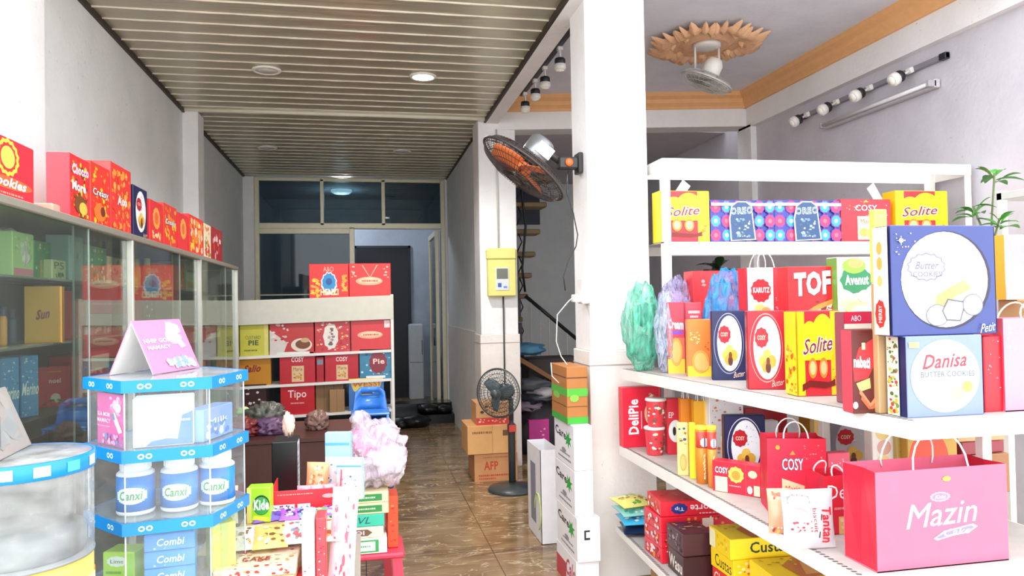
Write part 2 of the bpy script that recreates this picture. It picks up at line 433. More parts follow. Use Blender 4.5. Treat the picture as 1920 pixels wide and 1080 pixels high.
# beams and right bay ceiling
b = MB(); b.box(1.21, 3.6, 3.36, 1.33, 7.2, 3.75, M_white); b.box(1.33, 3.6, 3.62, 1.45, 7.2, 3.75, M_white); struct(b.build('trim_9'))
slab('ceiling_right', 1.21, 3.55, 3.62, 3.95, 7.2, 3.75, wallmat('pale_blue_grey', '#e6e8f2', '#d8dae6', '#c4c6d0'))
b = MB(); b.prism([(1.33, 7.2), (3.85, 6.72), (3.85, 6.95), (1.33, 7.45)], 3.3, 3.72, M_white); struct(b.build('trim_10'))
b = MB(); b.prism([(3.74, 3.4), (3.82, 3.4), (3.82, 6.9), (3.74, 6.9)], 3.28, 3.7, M_white); struct(b.build('trim_11'))
M_or = mat('#f0b67c', .55, var=.06)
def cornice(name, p0, p1, inw):
    p0 = Vector(p0); p1 = Vector(p1); inw = Vector(inw)
    pr = [(0, 0), (.025, .0), (.03, .02), (.06, .05), (.065, .085), (.10, .11), (.115, .145), (0, .145)]
    vs = [p+inw*u+Vector((0, 0, v)) for p in (p0, p1) for u, v in pr]; n = len(pr)
    b = MB(); b.add(vs, [(i, (i+1) % n, (i+1) % n+n, i+n) for i in range(n)]+[tuple(range(n)), tuple(range(n, 2*n))], M_or)
    return struct(b.build(name))
cornice('trim_12', (1.33, 7.2, 3.475), (3.76, 6.737, 3.475), (-.19, -.98, 0))
cornice('trim_13', (3.74, 3.5, 3.475), (3.74, 6.80, 3.475), (-1, 0, 0))
slab('trim_14', 3.74, 6.66, 0, 3.84, 6.92, 3.3, M_white)
slab('trim_15', 3.76, 3.3, 0, 3.86, 3.5, 3.8, M_white)
# rear of the right bay
slab('ceiling_right', 1.36, 7.3, 3.36, 3.9, 12.9, 3.5, M_lilac)
slab('wall_back', 1.36, YB, 0, 3.9, YB+.15, 3.5, M_wall)
slab('wall_back', 1.45, YB-.03, 2.75, 2.6, YB+.0, 3.3, mat('#16213a', .4))
slab('wall_upper', -1.8, 3.45, 3.52, 4.0, 3.62, 4.2, M_white)

# rear partition: aluminium frame with dark glass and an open doorway
M_al = mat('#d9d2b8', .35, metal=.3); M_dk = glass('#788a8e', 1.45, .03, .03)
t = empty('window_1', (0, 0, 0)); t['kind'] = 'structure'; t['label'] = 'aluminium framed dark glass partition at the back'
def bar(x0, x1, z0, z1, y0=10.66, y1=10.74):
    b = MB(); b.cbox(x0, y0, z0, x1, y1, z1, M_al, .004); return b.build('window_frame', t)
bar(-1.43, 1.17, 3.33, 3.375); bar(-1.43, 1.17, 2.67, 2.75); bar(-1.431, -1.37, 0, 3.376, 10.652, 10.748); bar(1.11, 1.171, 0, 3.376, 10.652, 10.748)
bar(-.56, -.51, 2.72, 3.36); bar(.28, .33, 2.72, 3.36); bar(-.17, -.10, 0, 2.69); bar(-1.38, -.15, 1.75, 1.77); bar(-1.38, -.15, 2.6, 2.68, 10.67, 10.73)
for x0, x1, z0, z1 in ((-1.37, -.56, 2.75, 3.33), (-.51, .28, 2.75, 3.33), (.33, 1.11, 2.75, 3.33), (-1.37, -.17, .0, 2.62)):
    b = MB(); b.box(x0, 10.698, z0, x1, 10.704, z1, M_dk); b.build('glass_pane', t)
t = empty('door_1', (1.08, 10.7, 0)); t['kind'] = 'structure'; t['label'] = 'open dark glass door of the back partition'
b = MB(); b.cbox(-.05, 0, .02, 0, 1.1, .1, M_al); b.cbox(-.05, 0, 2.58, 0, 1.1, 2.66, M_al); b.cbox(-.052, -.001, .018, .002, .07, 2.662, M_al); b.cbox(-.052, 1.03, .018, .002, 1.101, 2.662, M_al); b.build('door_frame', t)
b = MB(); b.box(-.03, .07, .1, -.022, 1.03, 2.58, glass('#1c1f20', 1.5, .05, .02)); b.build('glass_pane', t)
b = MB(); b.tube([(-.07, .09, 1.0), (-.07, .09, 1.25)], .012, mat('#888888', .3, 1.)); b.build('door_handle', t)
# the dim room behind it
M_dim = wallmat('blue_grey_paint', '#c2cad6', '#b0b8c4', '#98a0aa')
slab('wall_rear', -1.8, 13.0, 0, 1.4, 13.2, 3.4, M_dim)
slab('wall_side', -1.8, 10.9, 0, -1.6, 13.0, 3.4, M_dim)
slab('wall_side', 1.36, 10.95, 0, 1.5, 13.0, 3.4, M_dim)
slab('ceiling_rear', -1.8, 10.9, 3.4, 1.5, 13.2, 3.5, M_dim)
b = MB(); b.box(-.09, 12.96, 0, .78, 13.0, 2.57, mat('#0c1020', .4)); b.box(-.13, 12.95, 0, -.09, 13.0, 2.61, mat('#2a2f3a')); b.box(.78, 12.95, 0, .82, 13.0, 2.61, mat('#2a2f3a'))
b.box(-.13, 12.95, 2.57, .82, 13.0, 2.61, mat('#2a2f3a')); struct(b.build('door_2'))
b = MB(); b.box(.28, 10.0, 0, 1.19, 10.62, .12, mat('#15181c', .25)); b.box(.28, 10.3, .12, 1.19, 10.62, .24, mat('#15181c', .25)); struct(b.build('trim_16'), 'dark glossy stone steps below the back doorway')
st = stand(765, 655, 797, 608, 0, .3, Y=12.6); st['z'] = 0
p = st['loc']; b = MB(); b.cbox(-.12, -.15, 0, .12, .15, p[2]+st['h'], mat('#dfe3e6', .4), .02); b.box(-.11, -.152, .62, .11, -.15, .63, mat('#777777')); 
o = b.build('fridge', None, (p[0], p[1], 0)); tag(o, 'narrow white fridge standing in the dim room behind the back door', 'fridge')
b = MB(); b.box(.085, -.17, .75, .1, -.15, 1.0, mat('#888888', .3)); b.build('door_handle', o)

t = empty('added_rear_lamp', (-.3, 11.9, 3.4), 0, 'round ceiling lamp added to brighten the dim room behind the glass partition', 'ceiling light')  # added lamp, no such source in view; it brightens the rear room
b = MB(); b.lathe([(.16, 0), (.16, -.03), (.12, -.06), (.001, -.07)], emit('#eef4ff', 3), 28); b.build('added_lamp_shade', t)
l = bpy.data.lights.new('added_rear_lamp_bulb', 'POINT'); l.energy = 16; l.shadow_soft_size = .12; l.color = (.86, .93, 1)
lo = bpy.data.objects.new('added_rear_lamp_bulb', l); COL.objects.link(lo); lo.location = (0, 0, -.16); lo.parent = t

# ================================================================== LAMPS AND FANS
def downlight(px, py_, lit, label):
    p = pz(px, py_, 3.4); t = empty('ceiling_downlight', (p.x, p.y, 3.4), 0, label, 'ceiling light')
    t['group'] = 'round downlights in the strip ceiling'
    b = MB(); b.lathe([(.105, 0), (.108, -.008), (.10, -.016), (.082, -.016), (.082, -.004)], mat('#efefea', .4), 32); b.build('trim_ring', t)
    b = MB(); b.lathe([(.001, -.006), (.08, -.006), (.08, -.013), (.001, -.016)], emit('#fffdf4', 14) if lit else mat('#d2d0c6', .3), 32); b.build('diffuser', t)
    if lit:
        l = bpy.data.lights.new('downlight_bulb', 'SPOT'); l.energy = 110; l.spot_size = 2.6; l.spot_blend = .6; l.shadow_soft_size = .08; l.color = (1, .98, .94)
        lo = bpy.data.objects.new('downlight_bulb', l); COL.objects.link(lo); lo.location = (0, 0, -.03); lo.parent = t
downlight(793, 142, True, 'round ceiling downlight that is switched on, glowing white')
downlight(500, 130, False, 'unlit round downlight at front left of the strip ceiling')
downlight(501, 276, False, 'small unlit downlight at the back left of the ceiling')
downlight(754, 283, False, 'unlit downlight at the back right of the strip ceiling')
M_rail = mat('#23232b', .4); M_sw = mat('#f2efe9', .4)
def spot_head(name, T, label, group):
    """white spotlight can with a dark collar, its arm and its lamp"""
    t = empty(name, (0, 0, 0), 0, label, 'spotlight', group); t.matrix_world = T
    b = MB(); b.cbox(-.02, -.025, -.03, .02, .025, 0, M_sw, .004); b.tube([(0, 0, -.02), (.004, 0, -.1)], .009, M_sw, 8); b.build('mounting_arm', t)
    b = MB(); b.lathe([(.02, -.085), (.036, -.09), (.042, -.10), (.042, -.135), (.036, -.137)], M_rail, 20); b.build('collar', t)
    b = MB(); b.lathe([(.036, -.132), (.045, -.137), (.046, -.165), (.038, -.185), (.034, -.183)], M_sw, 20); b.build('lamp_housing', t)
    b = MB(); b.lathe([(.001, -.181), (.034, -.181), (.030, -.19), (.001, -.195)], mat('#fffaf0', .2), 16); b.build('bulb', t)
    return t
# rail beside the column
t = empty('track_rail', (1.53, 5.0, 3.6), 0, 'black ceiling track rail left of the big white column', 'track rail')
b = MB(); b.cbox(-.018, .0, -.02, .018, 1.95, .018, M_rail, .003); b.build('rail', t)
b = MB(); b.cbox(-.022, 1.9, -.024, .022, 1.97, .012, M_rail, .003); b.build('end_cap', t)
for (x, y, lb) in ((985, 212, 'lowest and farthest'), (1004, 184, 'second farthest'), (1022, 155, 'second nearest'), (1050, 118, 'largest and nearest')):
    p = pX(x, y, 1.53)
    spot_head('track_spotlight', Matrix.Translation((1.53, p.y, 3.58)), f'white track spotlight with dark collar, {lb} of four left of the column', 'spotlights on the rail beside the column')
# rail on the right wall
t = empty('track_rail', (3.795, 4.2, 3.17), 0, 'black track rail mounted high on the right wall', 'track rail')
b = MB(); b.cbox(-.03, .0, -.018, .0, 1.65, .018, mat('#8d8a94', .4), .003); b.build('rail', t)
for yy in (0, 1.6):
    b = MB(); b.cbox(-.035, yy, -.022, .0, yy+.06, .022, M_rail, .003); b.build('end_cap', t)
for (x, y, lb) in ((1487, 213, 'farthest'), (1540, 188, 'second farthest'), (1600, 160, 'second nearest'), (1672, 122, 'nearest')):
    p = pX(x, y, 3.66)
    T = Matrix.Translation((3.768, p.y-.06, 3.17)) @ Matrix.Rotation(math.radians(62), 4, 'Y') @ Matrix.Scale(1.0, 4)
    spot_head('wall_spotlight', T, f'white spotlight with dark collar on the right wall rail, {lb} of four', 'spotlights on the right wall rail')
t = empty('tube_light', (3.79, 4.28, 3.01), 0, 'unlit long fluorescent tube fitting on the right wall below the spotlights', 'tube light')
b = MB(); b.cbox(-.05, 0, -.03, 0, 1.22, .03, mat('#c8c5cb', .4), .006); b.build('housing', t)
b = MB(); b.tube([(-.075, .03, -.005), (-.075, 1.19, -.005)], .013, mat('#e4e2e6', .2), 12); b.build('tube', t)
for yy in (.0, 1.19):
    b = MB(); b.cbox(-.09, yy, -.025, -.03, yy+.03, .02, mat('#b4b1b8', .4), .004); b.build('lamp_holder', t)

# carved ceiling rose
M_ro = mat('#f2c096', .65, var=.1, scale=40, bump=.4)
t = empty('ceiling_rose', (2.66, 5.37, 3.62), 0, 'carved peach plaster ceiling rose around the orbit fan', 'ceiling rose')
b = MB(); b.lathe([(.30, 0), (.30, -.02), (.27, -.045), (.23, -.03), (.2, -.03), (.17, -.055), (.13, -.04), (.10, -.03), (.001, -.03)], M_ro, 40); b.build('medallion', t)
def leaf_mesh(b, c, ang, ln, wd, lift):
    n = 6; vs = []; fs = []; ca, sa = math.cos(ang), math.sin(ang)
    for i in range(n+1):
        u = i/n; ww = wd*math.sin(math.pi*(.08+.92*u)**.8)*(1 if i % 2 else .72)+.002; zz = -.012-lift*math.sin(math.pi*u)-.01*u
        for k, s_ in ((-1, .6), (0, 1.25), (1, .6)):
            x = u*ln; yv = k*ww; vs.append((c[0]+x*ca-yv*sa, c[1]+x*sa+yv*ca, zz*s_))
    for i in range(n):
        for k in range(2): fs.append((i*3+k, (i+1)*3+k, (i+1)*3+k+1, i*3+k+1))
    b.add(vs, fs, M_ro, True)
for q in range(8):
    a = q*math.pi/4+.1; b = MB()
    for dd, ln, wd in ((0, .24, .06), (.32, .17, .05), (-.32, .17, .05), (.18, .21, .04), (-.18, .21, .04)):
        leaf_mesh(b, (.24*math.cos(a+dd*.9), .24*math.sin(a+dd*.9)), a+dd*1.6, ln, wd, .05)
    for dd in (-.2, .2):
        leaf_mesh(b, (.26*math.cos(a+dd), .26*math.sin(a+dd)), a+dd+math.pi/2*(1 if dd > 0 else -1), .09, .03, .05)
    b.build('acanthus_leaf', t)
def fan_cage(mbk, R, depth, m, rings=5, spokes=36, wr=.0022):
    """two domed wire guards about the local z axis"""
    for sgn in (1, -1):
        for k in range(spokes):
            a = 2*math.pi*k/spokes
            mbk.tube([(R*.16*math.cos(a), R*.16*math.sin(a), sgn*depth), (R*.6*math.cos(a+.04), R*.6*math.sin(a+.04), sgn*depth*.9), (R*.9*math.cos(a+.06), R*.9*math.sin(a+.06), sgn*depth*.5), (R*math.cos(a+.06), R*math.sin(a+.06), 0)], wr*.7, m, 4)
        for i in range(rings):
            rr = R*(.16+.8*i/(rings-1)); zz = sgn*depth*(1 if i < 2 else (1-(i/(rings-1))**2*.8))
            mbk.tube([(rr*math.cos(q*math.pi/16), rr*math.sin(q*math.pi/16), zz) for q in range(32)], wr, m, 5, True)
    mbk.tube([(R*math.cos(q*math.pi/24), R*math.sin(q*math.pi/24), 0) for q in range(48)], wr*3, m, 8, True)
    mbk.lathe([(R*.16, depth), (R*.16, depth+.006), (.001, depth+.01)], m, 24)
def fan_blades(t, R, n, col, tw=.5):
    m = mat(col, .35)
    b = MB(); b.lathe([(.001, -.03), (R*.18, -.03), (R*.2, 0), (R*.16, .03), (.001, .035)], m, 24); b.build('hub', t)
    for q in range(n):
        b = MB(); vs = []; fs = []; N = 8
        for i in range(N+1):
            u = i/N; r = R*(.15+.72*u); hw = R*(.12+.28*math.sin(math.pi*min(1, u*.75+.15)))
            for k in range(5):
                w_ = -1+k*.5; an = 2*math.pi*q/n+w_*hw/max(r, R*.25)*.75+u*.35
                vs.append((r*math.cos(an), r*math.sin(an), w_*tw*.05*(1-.3*u)*R*4))
        for i in range(N):
            for k in range(4): fs.append((i*5+k, (i+1)*5+k, (i+1)*5+k+1, i*5+k+1))
        b.add(vs, fs, m, True); o = b.build('blade', t)
        s_ = o.modifiers.new('s', 'SOLIDIFY'); s_.thickness = .003
# orbit fan under the rose
M_fw = mat('#e6e4df', .35); c0 = Vector((2.66, 5.37, 3.59))
t = empty('orbit_fan', c0, 0, 'white orbit fan hanging from the carved ceiling rose, head tilted down', 'fan')
b = MB(); b.lathe([(.001, 0), (.11, 0), (.105, -.03), (.06, -.04), (.001, -.04)], M_fw, 28); b.build('canopy', t)
b = MB(); b.tube([(-.1, 0, -.02), (-.1, 0, -.2)], .009, M_fw, 8); b.tube([(.1, 0, -.02), (.1, 0, -.2)], .009, M_fw, 8); b.tube([(-.1, 0, -.2), (0, 0, -.22), (.1, 0, -.2)], .009, M_fw, 8); b.build('yoke', t)
hT = Matrix.Translation((-.06, -.10, -.33)) @ Matrix.Rotation(math.radians(22), 4, 'Y') @ Matrix.Rotation(math.radians(12), 4, 'X')
b = MB(); b.lathe([(.001, .19), (.05, .18), (.07, .14), (.07, .07), (.05, .04), (.001, .04)], M_fw, 24, T=hT); b.build('motor_housing', t)
e = empty('fan_head', (0, 0, 0)); e.parent = t; e.matrix_local = hT
b = MB(); fan_cage(b, .20, .055, mat('#c9c7c2', .3, metal=.3), 4, 30, .0022); b.build('wire_cage', e); fan_blades(e, .19, 3, '#9b9c96')

# big industrial wall fan on the left side of the column
t = empty('wall_fan', (1.275, 4.27, 2.42), 0, 'large black wall fan with orange blades mounted on the big column', 'fan')
M_bk = mat('#2c2a2a', .4); M_sv = mat('#8e9095', .3, metal=.6)
b = MB(); b.cbox(-.015, -.05, -.06, .012, .05, .06, M_bk, .004); b.cbox(-.13, -.035, -.035, -.01, .035, .035, M_bk, .008); b.build('wall_bracket', t)
b = MB(); b.lathe([(.001, 0), (.026, 0), (.022, .012), (.001, .014)], mat('#e2692e', .4), 16, T=Matrix.Translation((-.07, -.035, .0)) @ Matrix.Rotation(math.pi/2, 4, 'X')); b.build('speed_knob', t)
nrm = (ROT @ Vector((-.575, -.78, .12))).normalized()          # fan faces down and left
zax = nrm; xax = Vector((0, 1, 0)).cross(zax).normalized(); yax = zax.cross(xax)
Rm = Matrix((xax, yax, zax)).transposed().to_4x4()
cen = py(981, 317, 4.27)-Vector((1.275, 4.27, 2.42))
hT = Matrix.Translation(cen) @ Rm
e = empty('fan_head', (0, 0, 0)); e.parent = t; e.matrix_local = hT
b = MB(); fan_cage(b, .285, .075, mat('#3a3230', .45), 6, 64, .0026); b.build('wire_cage', e); fan_blades(e, .26, 3, '#ef7a3c', .7)
b = MB(); b.lathe([(.001, -.07), (.075, -.075), (.08, -.10), (.08, -.20), (.065, -.215), (.001, -.22)], M_sv, 28); b.build('motor_housing', e)
b = MB(); b.box(-.08, -.086, -.18, .02, -.078, -.11, M_sw); b.build('rating_plate', e)
b = MB(); q0 = cen-nrm*.15; b.tube([q0, (q0+Vector((-.1, 0, 0)))*.5+Vector((0, 0, .01)), (-.1, 0, 0)], .022, M_bk, 10); b.build('arm', t)
b = MB(); pts = [(-.07, -.02, -.03)]+[tuple(py(x, y, 4.22)-Vector((1.275, 4.27, 2.42))) for x, y in ((1063, 360), (1075, 400), (1083, 440), (1080, 462), (1065, 490), (1057, 520), (1060, 545))]
b.tube(pts, .004, M_bk, 6); b.build('power_cord', t)
t = empty('wall_socket', (1.275, 4.2, 1.66), 0, 'white power socket box on the left side of the big column', 'socket')
b = MB(); b.cbox(-.03, -.05, -.075, .012, .05, .075, M_sw, .005); b.build('socket_box', t)
b = MB(); b.cbox(-.075, -.03, -.065, -.03, .03, -.02, M_sw, .005); b.build('plug', t)
b = MB(); pts = [(-.075, 0, -.04), (-.1, 0, -.06)]+[tuple(py(x, y, 4.17)-Vector((1.275, 4.2, 1.66))) for x, y in ((1045, 590), (1043, 640), (1052, 668), (1068, 690), (1066, 715), (1052, 722), (1035, 705), (1033, 680))]
b.tube(pts, .003, M_sw, 6); b.build('power_cord', t)

# pedestal fan
p = pz(961, 919, 0); t = empty('pedestal_fan', (p.x, p.y, 0), 0, 'dark grey pedestal fan standing on the marble floor beside cartons', 'fan')
M_df = mat('#3e4446', .35)
b = MB(); b.lathe([(.001, 0), (.205, 0), (.21, .012), (.20, .03), (.12, .05), (.05, .07), (.001, .07)], M_df, 40); b.build('base', t)
b = MB(); b.lathe([(.03, .06), (.032, .5), (.036, .51), (.036, .56), (.02, .57), (.02, .78)], M_df, 16); b.build('pole', t)
b = MB(); b.cbox(-.03, -.05, .5, .03, -.03, .56, mat('#d0413a', .4), .004); b.build('height_clamp', t)
n2 = Vector((-.62, -.75, .02)).normalized(); x2 = Vector((0, 0, 1)).cross(n2).normalized(); y2 = n2.cross(x2)
hT = Matrix.Translation(py(934, 737, p.y-.08)-Vector((p.x, p.y, 0))) @ Matrix((x2, y2, n2)).transposed().to_4x4()
e = empty('fan_head', (0, 0, 0)); e.parent = t; e.matrix_local = hT
b = MB(); fan_cage(b, .205, .07, mat('#4a5254', .4), 6, 44, .0022); b.build('wire_cage', e); fan_blades(e, .18, 3, '#59666a')
b = MB(); b.lathe([(.001, -.06), (.07, -.06), (.075, -.1), (.06, -.18), (.001, -.19)], M_df, 24); b.build('motor_housing', e)
b = MB(); q = hT.translation-n2*.14; b.tube([q, (0, 0, .76), (0, 0, .6)], .022, M_df, 8); b.build('neck', t)

# meter box and conduits on the far column
t = empty('meter_box', (1.33, 7.2, 1.66), 0, 'yellow electricity meter box with a window on the far column', 'meter box')
M_y = mat('#e6dc83', .5)
b = MB(); b.cbox(-.14, -.09, 0, .14, -.012, .36, M_y, .01); b.cbox(-.15, -.10, .35, .15, -.012, .47, M_y, .02); b.build('cabinet', t)
b = MB(); b.cbox(-.065, -.096, .06, .065, -.09, .28, mat('#d9dde0', .3), .003); b.box(-.055, -.098, .17, .055, -.096, .27, mat('#6d7468')); b.box(-.045, -.098, .09, -.01, -.096, .13, mat('#3a5fb0')); b.box(.01, -.098, .08, .045, -.096, .1, mat('#6f8fd0')); b.build('meter_window', t)
for (x0, z0, z1, lb) in ((1.31, 2.13, 3.3, 'above'), (1.35, .75, 1.66, 'below')):
    b = MB(); b.tube([(x0, 7.18, z0), (x0, 7.18, z1)], .008, mat('#cfcac5' if lb == 'above' else '#4a4644')); tag(b.build('conduit'), f'thin vertical conduit {lb} the yellow meter box', 'conduit')

# ================================================================== FURNITURE
M_rk = mat('#eeebe6', .4, var=.05, scale=12); M_rkt = mat('#b9b4b0', .5, var=.1)
# glass cabinet along the left wall
CX, CB, CZ = -1.10, -1.48, 1.965
t = empty('display_cabinet', (CX, 0, 0), 0, 'long aluminium and glass display cabinet standing along the left wall', 'cabinet')
M_cab = mat('#a39e90', .35, metal=.3); M_cd = mat('#4c4a44', .5); M_cg = glass('#e4ebe4', 1.4, .02, .025); M_sh = glass('#c2d8cf', 1.5, .03, .25)
Y0, Y1 = 2.36, 7.05
b = MB(); b.cbox(CB-CX, Y0, 1.935, .012, Y1, CZ, M_cab, .004); b.build('top', t)
b = MB(); b.cbox(CB-CX, Y0, 0, .008, Y1, .10, M_cd, .004); b.build('plinth', t)
b = MB(); b.box(CB-CX, Y0, .1, CB-CX+.006, Y1, 1.935, mat('#5c5650', .35)); b.build('back_panel', t)
for y in (Y0, 3.92, 5.49, Y1-.03):
    b = MB(); b.cbox(-.02, y-.013, .1, .010, y+.013, 1.935, mat('#d8d6cc', .25, metal=.5), .003); b.build('post', t)
for y in (Y0, Y1-.03, 3.92, 5.49):
    b = MB(); b.box(CB-CX+.01, y-.003, .1, -.02, y+.003, 1.93, M_cg); b.build('side_pane', t)
for (a, c) in ((Y0, 3.92), (3.92, 5.49), (5.49, Y1)):
    mid = (a+c)/2+.1
    for k, (p, q) in enumerate(((a+.01, mid+.12), (mid-.02, c-.01))):
        if a == 3.92 and k == 1: pass
        b = MB(); b.box(-.008-.01*k, p, .1, -.004-.01*k, q, 1.935, M_cg); b.box(-.009-.01*k, p if k else q-.004, .1, -.003-.01*k, p+.004 if k else q, 1.935, mat('#b9c6bf', .2)); b.build('sliding_glass', t)
    for z in (1.72, 1.48, 1.22, .95, .6):
        b = MB(); b.box(CB-CX+.01, a+.006, z-.008, -.03, c-.006, z, M_sh if z > 1.3 else mat('#5a5047')); b.build('shelf', t)

# rack with boxes across the back of the left bay
RY = 7.35
t = empty('metal_shelf', (0, RY, 0), 0, 'low white metal shelf across the back of the left bay', 'shelf')
RKZ = [1.165, .885, .59, .3]
def rz_(x): return .02*(x-.27)
for z in RKZ:
    b = MB(); vs = []
    for x in (-1.40, .27):
        for y in (0, .38):
            for zz in (z-.025, z): vs.append((x, y, zz+rz_(x)))
    b.add(vs, [(0, 1, 3, 2), (4, 6, 7, 5), (0, 4, 5, 1), (2, 3, 7, 6), (1, 5, 7, 3), (0, 2, 6, 4)], M_rk); b.build('shelf_board', t)
b = MB(); vs = []
for x in (-1.42, .29):
    for y in (-.015, 0):
        for zz in (1.46, 1.69): vs.append((x, y, zz+rz_(x)))
b.add(vs, [(0, 1, 3, 2), (4, 6, 7, 5), (0, 4, 5, 1), (2, 3, 7, 6), (1, 5, 7, 3), (0, 2, 6, 4)], mat('#d3d0c2', .4)); b.build('header_panel', t)
b = MB(); b.cbox(-1.42, 0, 1.64, .29, .4, 1.66, M_rk); b.build('top_board', t)
for x in (-1.42, .265):
    for y in (-.01, .36):
        b = MB(); b.cbox(x, y, 0, x+.028, y+.028, 1.7, M_rk, .003); b.build('post', t)

# tall white rack at the right and the two-tier rack running towards the street
t = empty('tall_metal_rack', (1.69, 4.0, 0), 0, 'tall white angle-iron rack behind the cookie boxes, right of the big column', 'rack')
W1 = 2.05
for x in (0, W1-.045):
    for y in (0, .34):
        xa = x if x == 0 else x+.041; ya, yb = (.0045, .045) if y == 0 else (y-.041, y-.0005)
        b = MB(); b.box(x, y, 0, x+.045, y+.004, 2.41, M_rk); b.box(xa, ya, 0, xa+.004, yb, 2.41, M_rk); b.build('post', t)
for y0, y1 in ((-.004, 0), (.344, .348)):
    b = MB(); b.box(0, y0, 2.345, W1, y1, 2.41, M_rk); b.build('top_rail', t)
for x in (0, W1-.004):
    b = MB(); b.box(x+(-.0045 if x == 0 else .0045), .001, 2.346, x+(-.0005 if x == 0 else .0085), .339, 2.409, M_rk); b.build('side_rail', t)
for z in (1.93, 1.50):
    b = MB(); b.box(0, .0, z-.006, W1, .344, z, M_rkt); b.box(-.002, -.006, z-.075, W1+.002, -.004, z+.0, M_rk); b.box(-.002, .344, z-.06, W1+.002, .347, z, M_rk); b.build('shelf_board', t)
for (xa, xb) in ((.12, .26), (W1-.34, W1-.46)):
    b = MB(); s_ = 1 if xb > xa else -1
    b.add([(xa, .30, 2.14), (xa+.05*s_, .30, 2.12), (xb+.05*s_, .30, 2.30), (xb, .30, 2.34), (xa, .304, 2.14), (xa+.05*s_, .304, 2.12), (xb+.05*s_, .304, 2.30), (xb, .304, 2.34)],
          [(0, 1, 2, 3), (4, 7, 6, 5), (0, 4, 5, 1), (1, 5, 6, 2), (2, 6, 7, 3), (3, 7, 4, 0)], M_rk); b.build('corner_brace', t)

SU, SM, SB = 1.22, .795, .35
t = empty('side_rack', (0, 0, 0), 0, 'low white three-tier rack of sweets running from the column towards the street', 'rack')
def tier(z, pts, th=.05):
    b = MB(); b.prism(pts, z-.006, z, M_rkt); n = len(pts)
    for i in range(n):     # folded lip
        a, c = Vector(pts[i]), Vector(pts[(i+1) % n]); d = (c-a).normalized(); nn = Vector((d.y, -d.x))*.004
        b.prism([tuple(a-d*.002), tuple(c+d*.002), tuple(c+d*.002+nn), tuple(a-d*.002+nn)], z-th, z+.001, M_rk)
    # punched slots beside the front edges
    dk = mat('#4a4644', .7)
    for i in (0, n-1):
        a, c = Vector(pts[i]), Vector(pts[(i+1) % n]); L = (c-a).length; d = (c-a)/L; nn = Vector((-d.y, d.x)); s_ = 0.02
        while s_ < L-.03:
            p = a+d*s_+nn*.006; q = p+nn*.014+d*.006; e_ = d*.008
            b.add([(p.x, p.y, z+.0012), (p.x+e_.x, p.y+e_.y, z+.0012), (q.x+e_.x, q.y+e_.y, z+.0012), (q.x, q.y, z+.0012)], [(0, 1, 2, 3)], dk); s_ += .022
    return b.build('shelf_board', t)
tier(SU, [(1.40, 3.97), (1.62, 1.97), (2.45, 1.97), (2.30, 3.97)][::1], .055)
tier(SM, [(1.39, 3.97), (1.385, 1.90), (2.25, 1.90), (2.15, 3.97)], .05)
tier(SB, [(1.36, 3.97), (1.29, 2.3), (2.25, 2.3), (2.15, 3.97)], .03)
for (x, y) in ((1.66, 3.93), (1.98, 2.10), (1.90, 2.85), (2.2, 3.93)):
    b = MB(); b.cbox(x, y, 0, x+.035, y+.035, SU-.006, M_rk, .003); b.build('post', t)

# table for snacks, wooden desk, display plinth
def table(name, label, x0, y0, x1, y1, h, m, th=.03, leg=.04):
    t = empty(name, ((x0+x1)/2, (y0+y1)/2, 0), 0, label, 'table'); w, d = (x1-x0)/2, (y1-y0)/2
    b = MB(); b.cbox(-w, -d, h-th, w, d, h, m, .004); b.build('tabletop', t)
    for sx in (-1, 1):
        for sy in (-1, 1):
            b = MB(); b.cbox(sx*(w-leg) if sx < 0 else w-2*leg+leg*.0, sy*(d-leg) if sy < 0 else d-2*leg, 0, (sx*(w-leg) if sx < 0 else w-2*leg)+leg, (sy*(d-leg) if sy < 0 else d-2*leg)+leg, h-th, m, .004); b.build('leg', t)
    return t
table('snack_table', 'small table under the heap of packaged snacks in front', -.50, 2.25, -.02, 3.10, .68, mat('#a9a196', .5))
table('display_table', 'low table carrying the clear display towers at front left', -1.08, 1.62, -.515, 2.78, .60, mat('#b4a894', .5))
t = table('wooden_desk', 'dark red-brown wooden desk behind the snack table', -.95, 5.0, -.05, 5.75, .75, mat('#4a2620', .4))
b = MB(); b.box(-.44, -.36, .2, .44, -.345, .72, mat('#4a2620', .4)); b.build('modesty_panel', t)

# ================================================================== PRINTED DESIGNS
RED, DRED, YEL, ORG, NAVY, WHT, CRM, GLD = '#e8303c', '#b81e2c', '#fbd320', '#f58a2c', '#1d2350', '#fbfafa', '#fbe6b8', '#f0b840'
def a_solite(side=True):
    a = [('r', 'F', .0, .01, .16, .99, YEL), ('r', 'F', .76, .01, 1, .99, YEL), ('s', 'F', .77, .03, .99, .35, 26, .07, ['#e9a31c', '#e88a1c', '#f6e05a'], 3),
         ('d', 'F', .28, .68, .2, .2, YEL), ('d', 'F', .58, .70, .26, .26, YEL), ('p', 'F', [(.1, .42), (.8, .42), (.84, .66), (.1, .66)], YEL),
         ('d', 'F', .33, .33, .1, .12, ORG), ('d', 'F', .58, .33, .1, .12, ORG), ('d', 'F', .33, .33, .07, .08, '#f8c48a'), ('d', 'F', .58, .33, .07, .08, '#f8c48a'),
         ('p', 'F', [(.08, .14), (.25, .19), (.7, .16), (.84, .2), (.84, .12), (.6, .09), (.25, .11), (.08, .06)], '#7c1f1c'),
         ('t', 'F', 'Solite', .10, .50, .80, .70, WHT, dict(shear=.3, bold=.05, tilt=.3)), ('t', 'F', 'Solite', .11, .51, .79, .69, '#8c2148', dict(shear=.3, bold=.012, tilt=.3))]
    if side: a += [('r', 'L', .01, .01, .99, .99, YEL), ('s', 'L', .02, .03, .98, .6, 30, .22, ['#e9a31c', '#e88a1c', '#f6e05a', '#d9541e'], 5)]
    return a
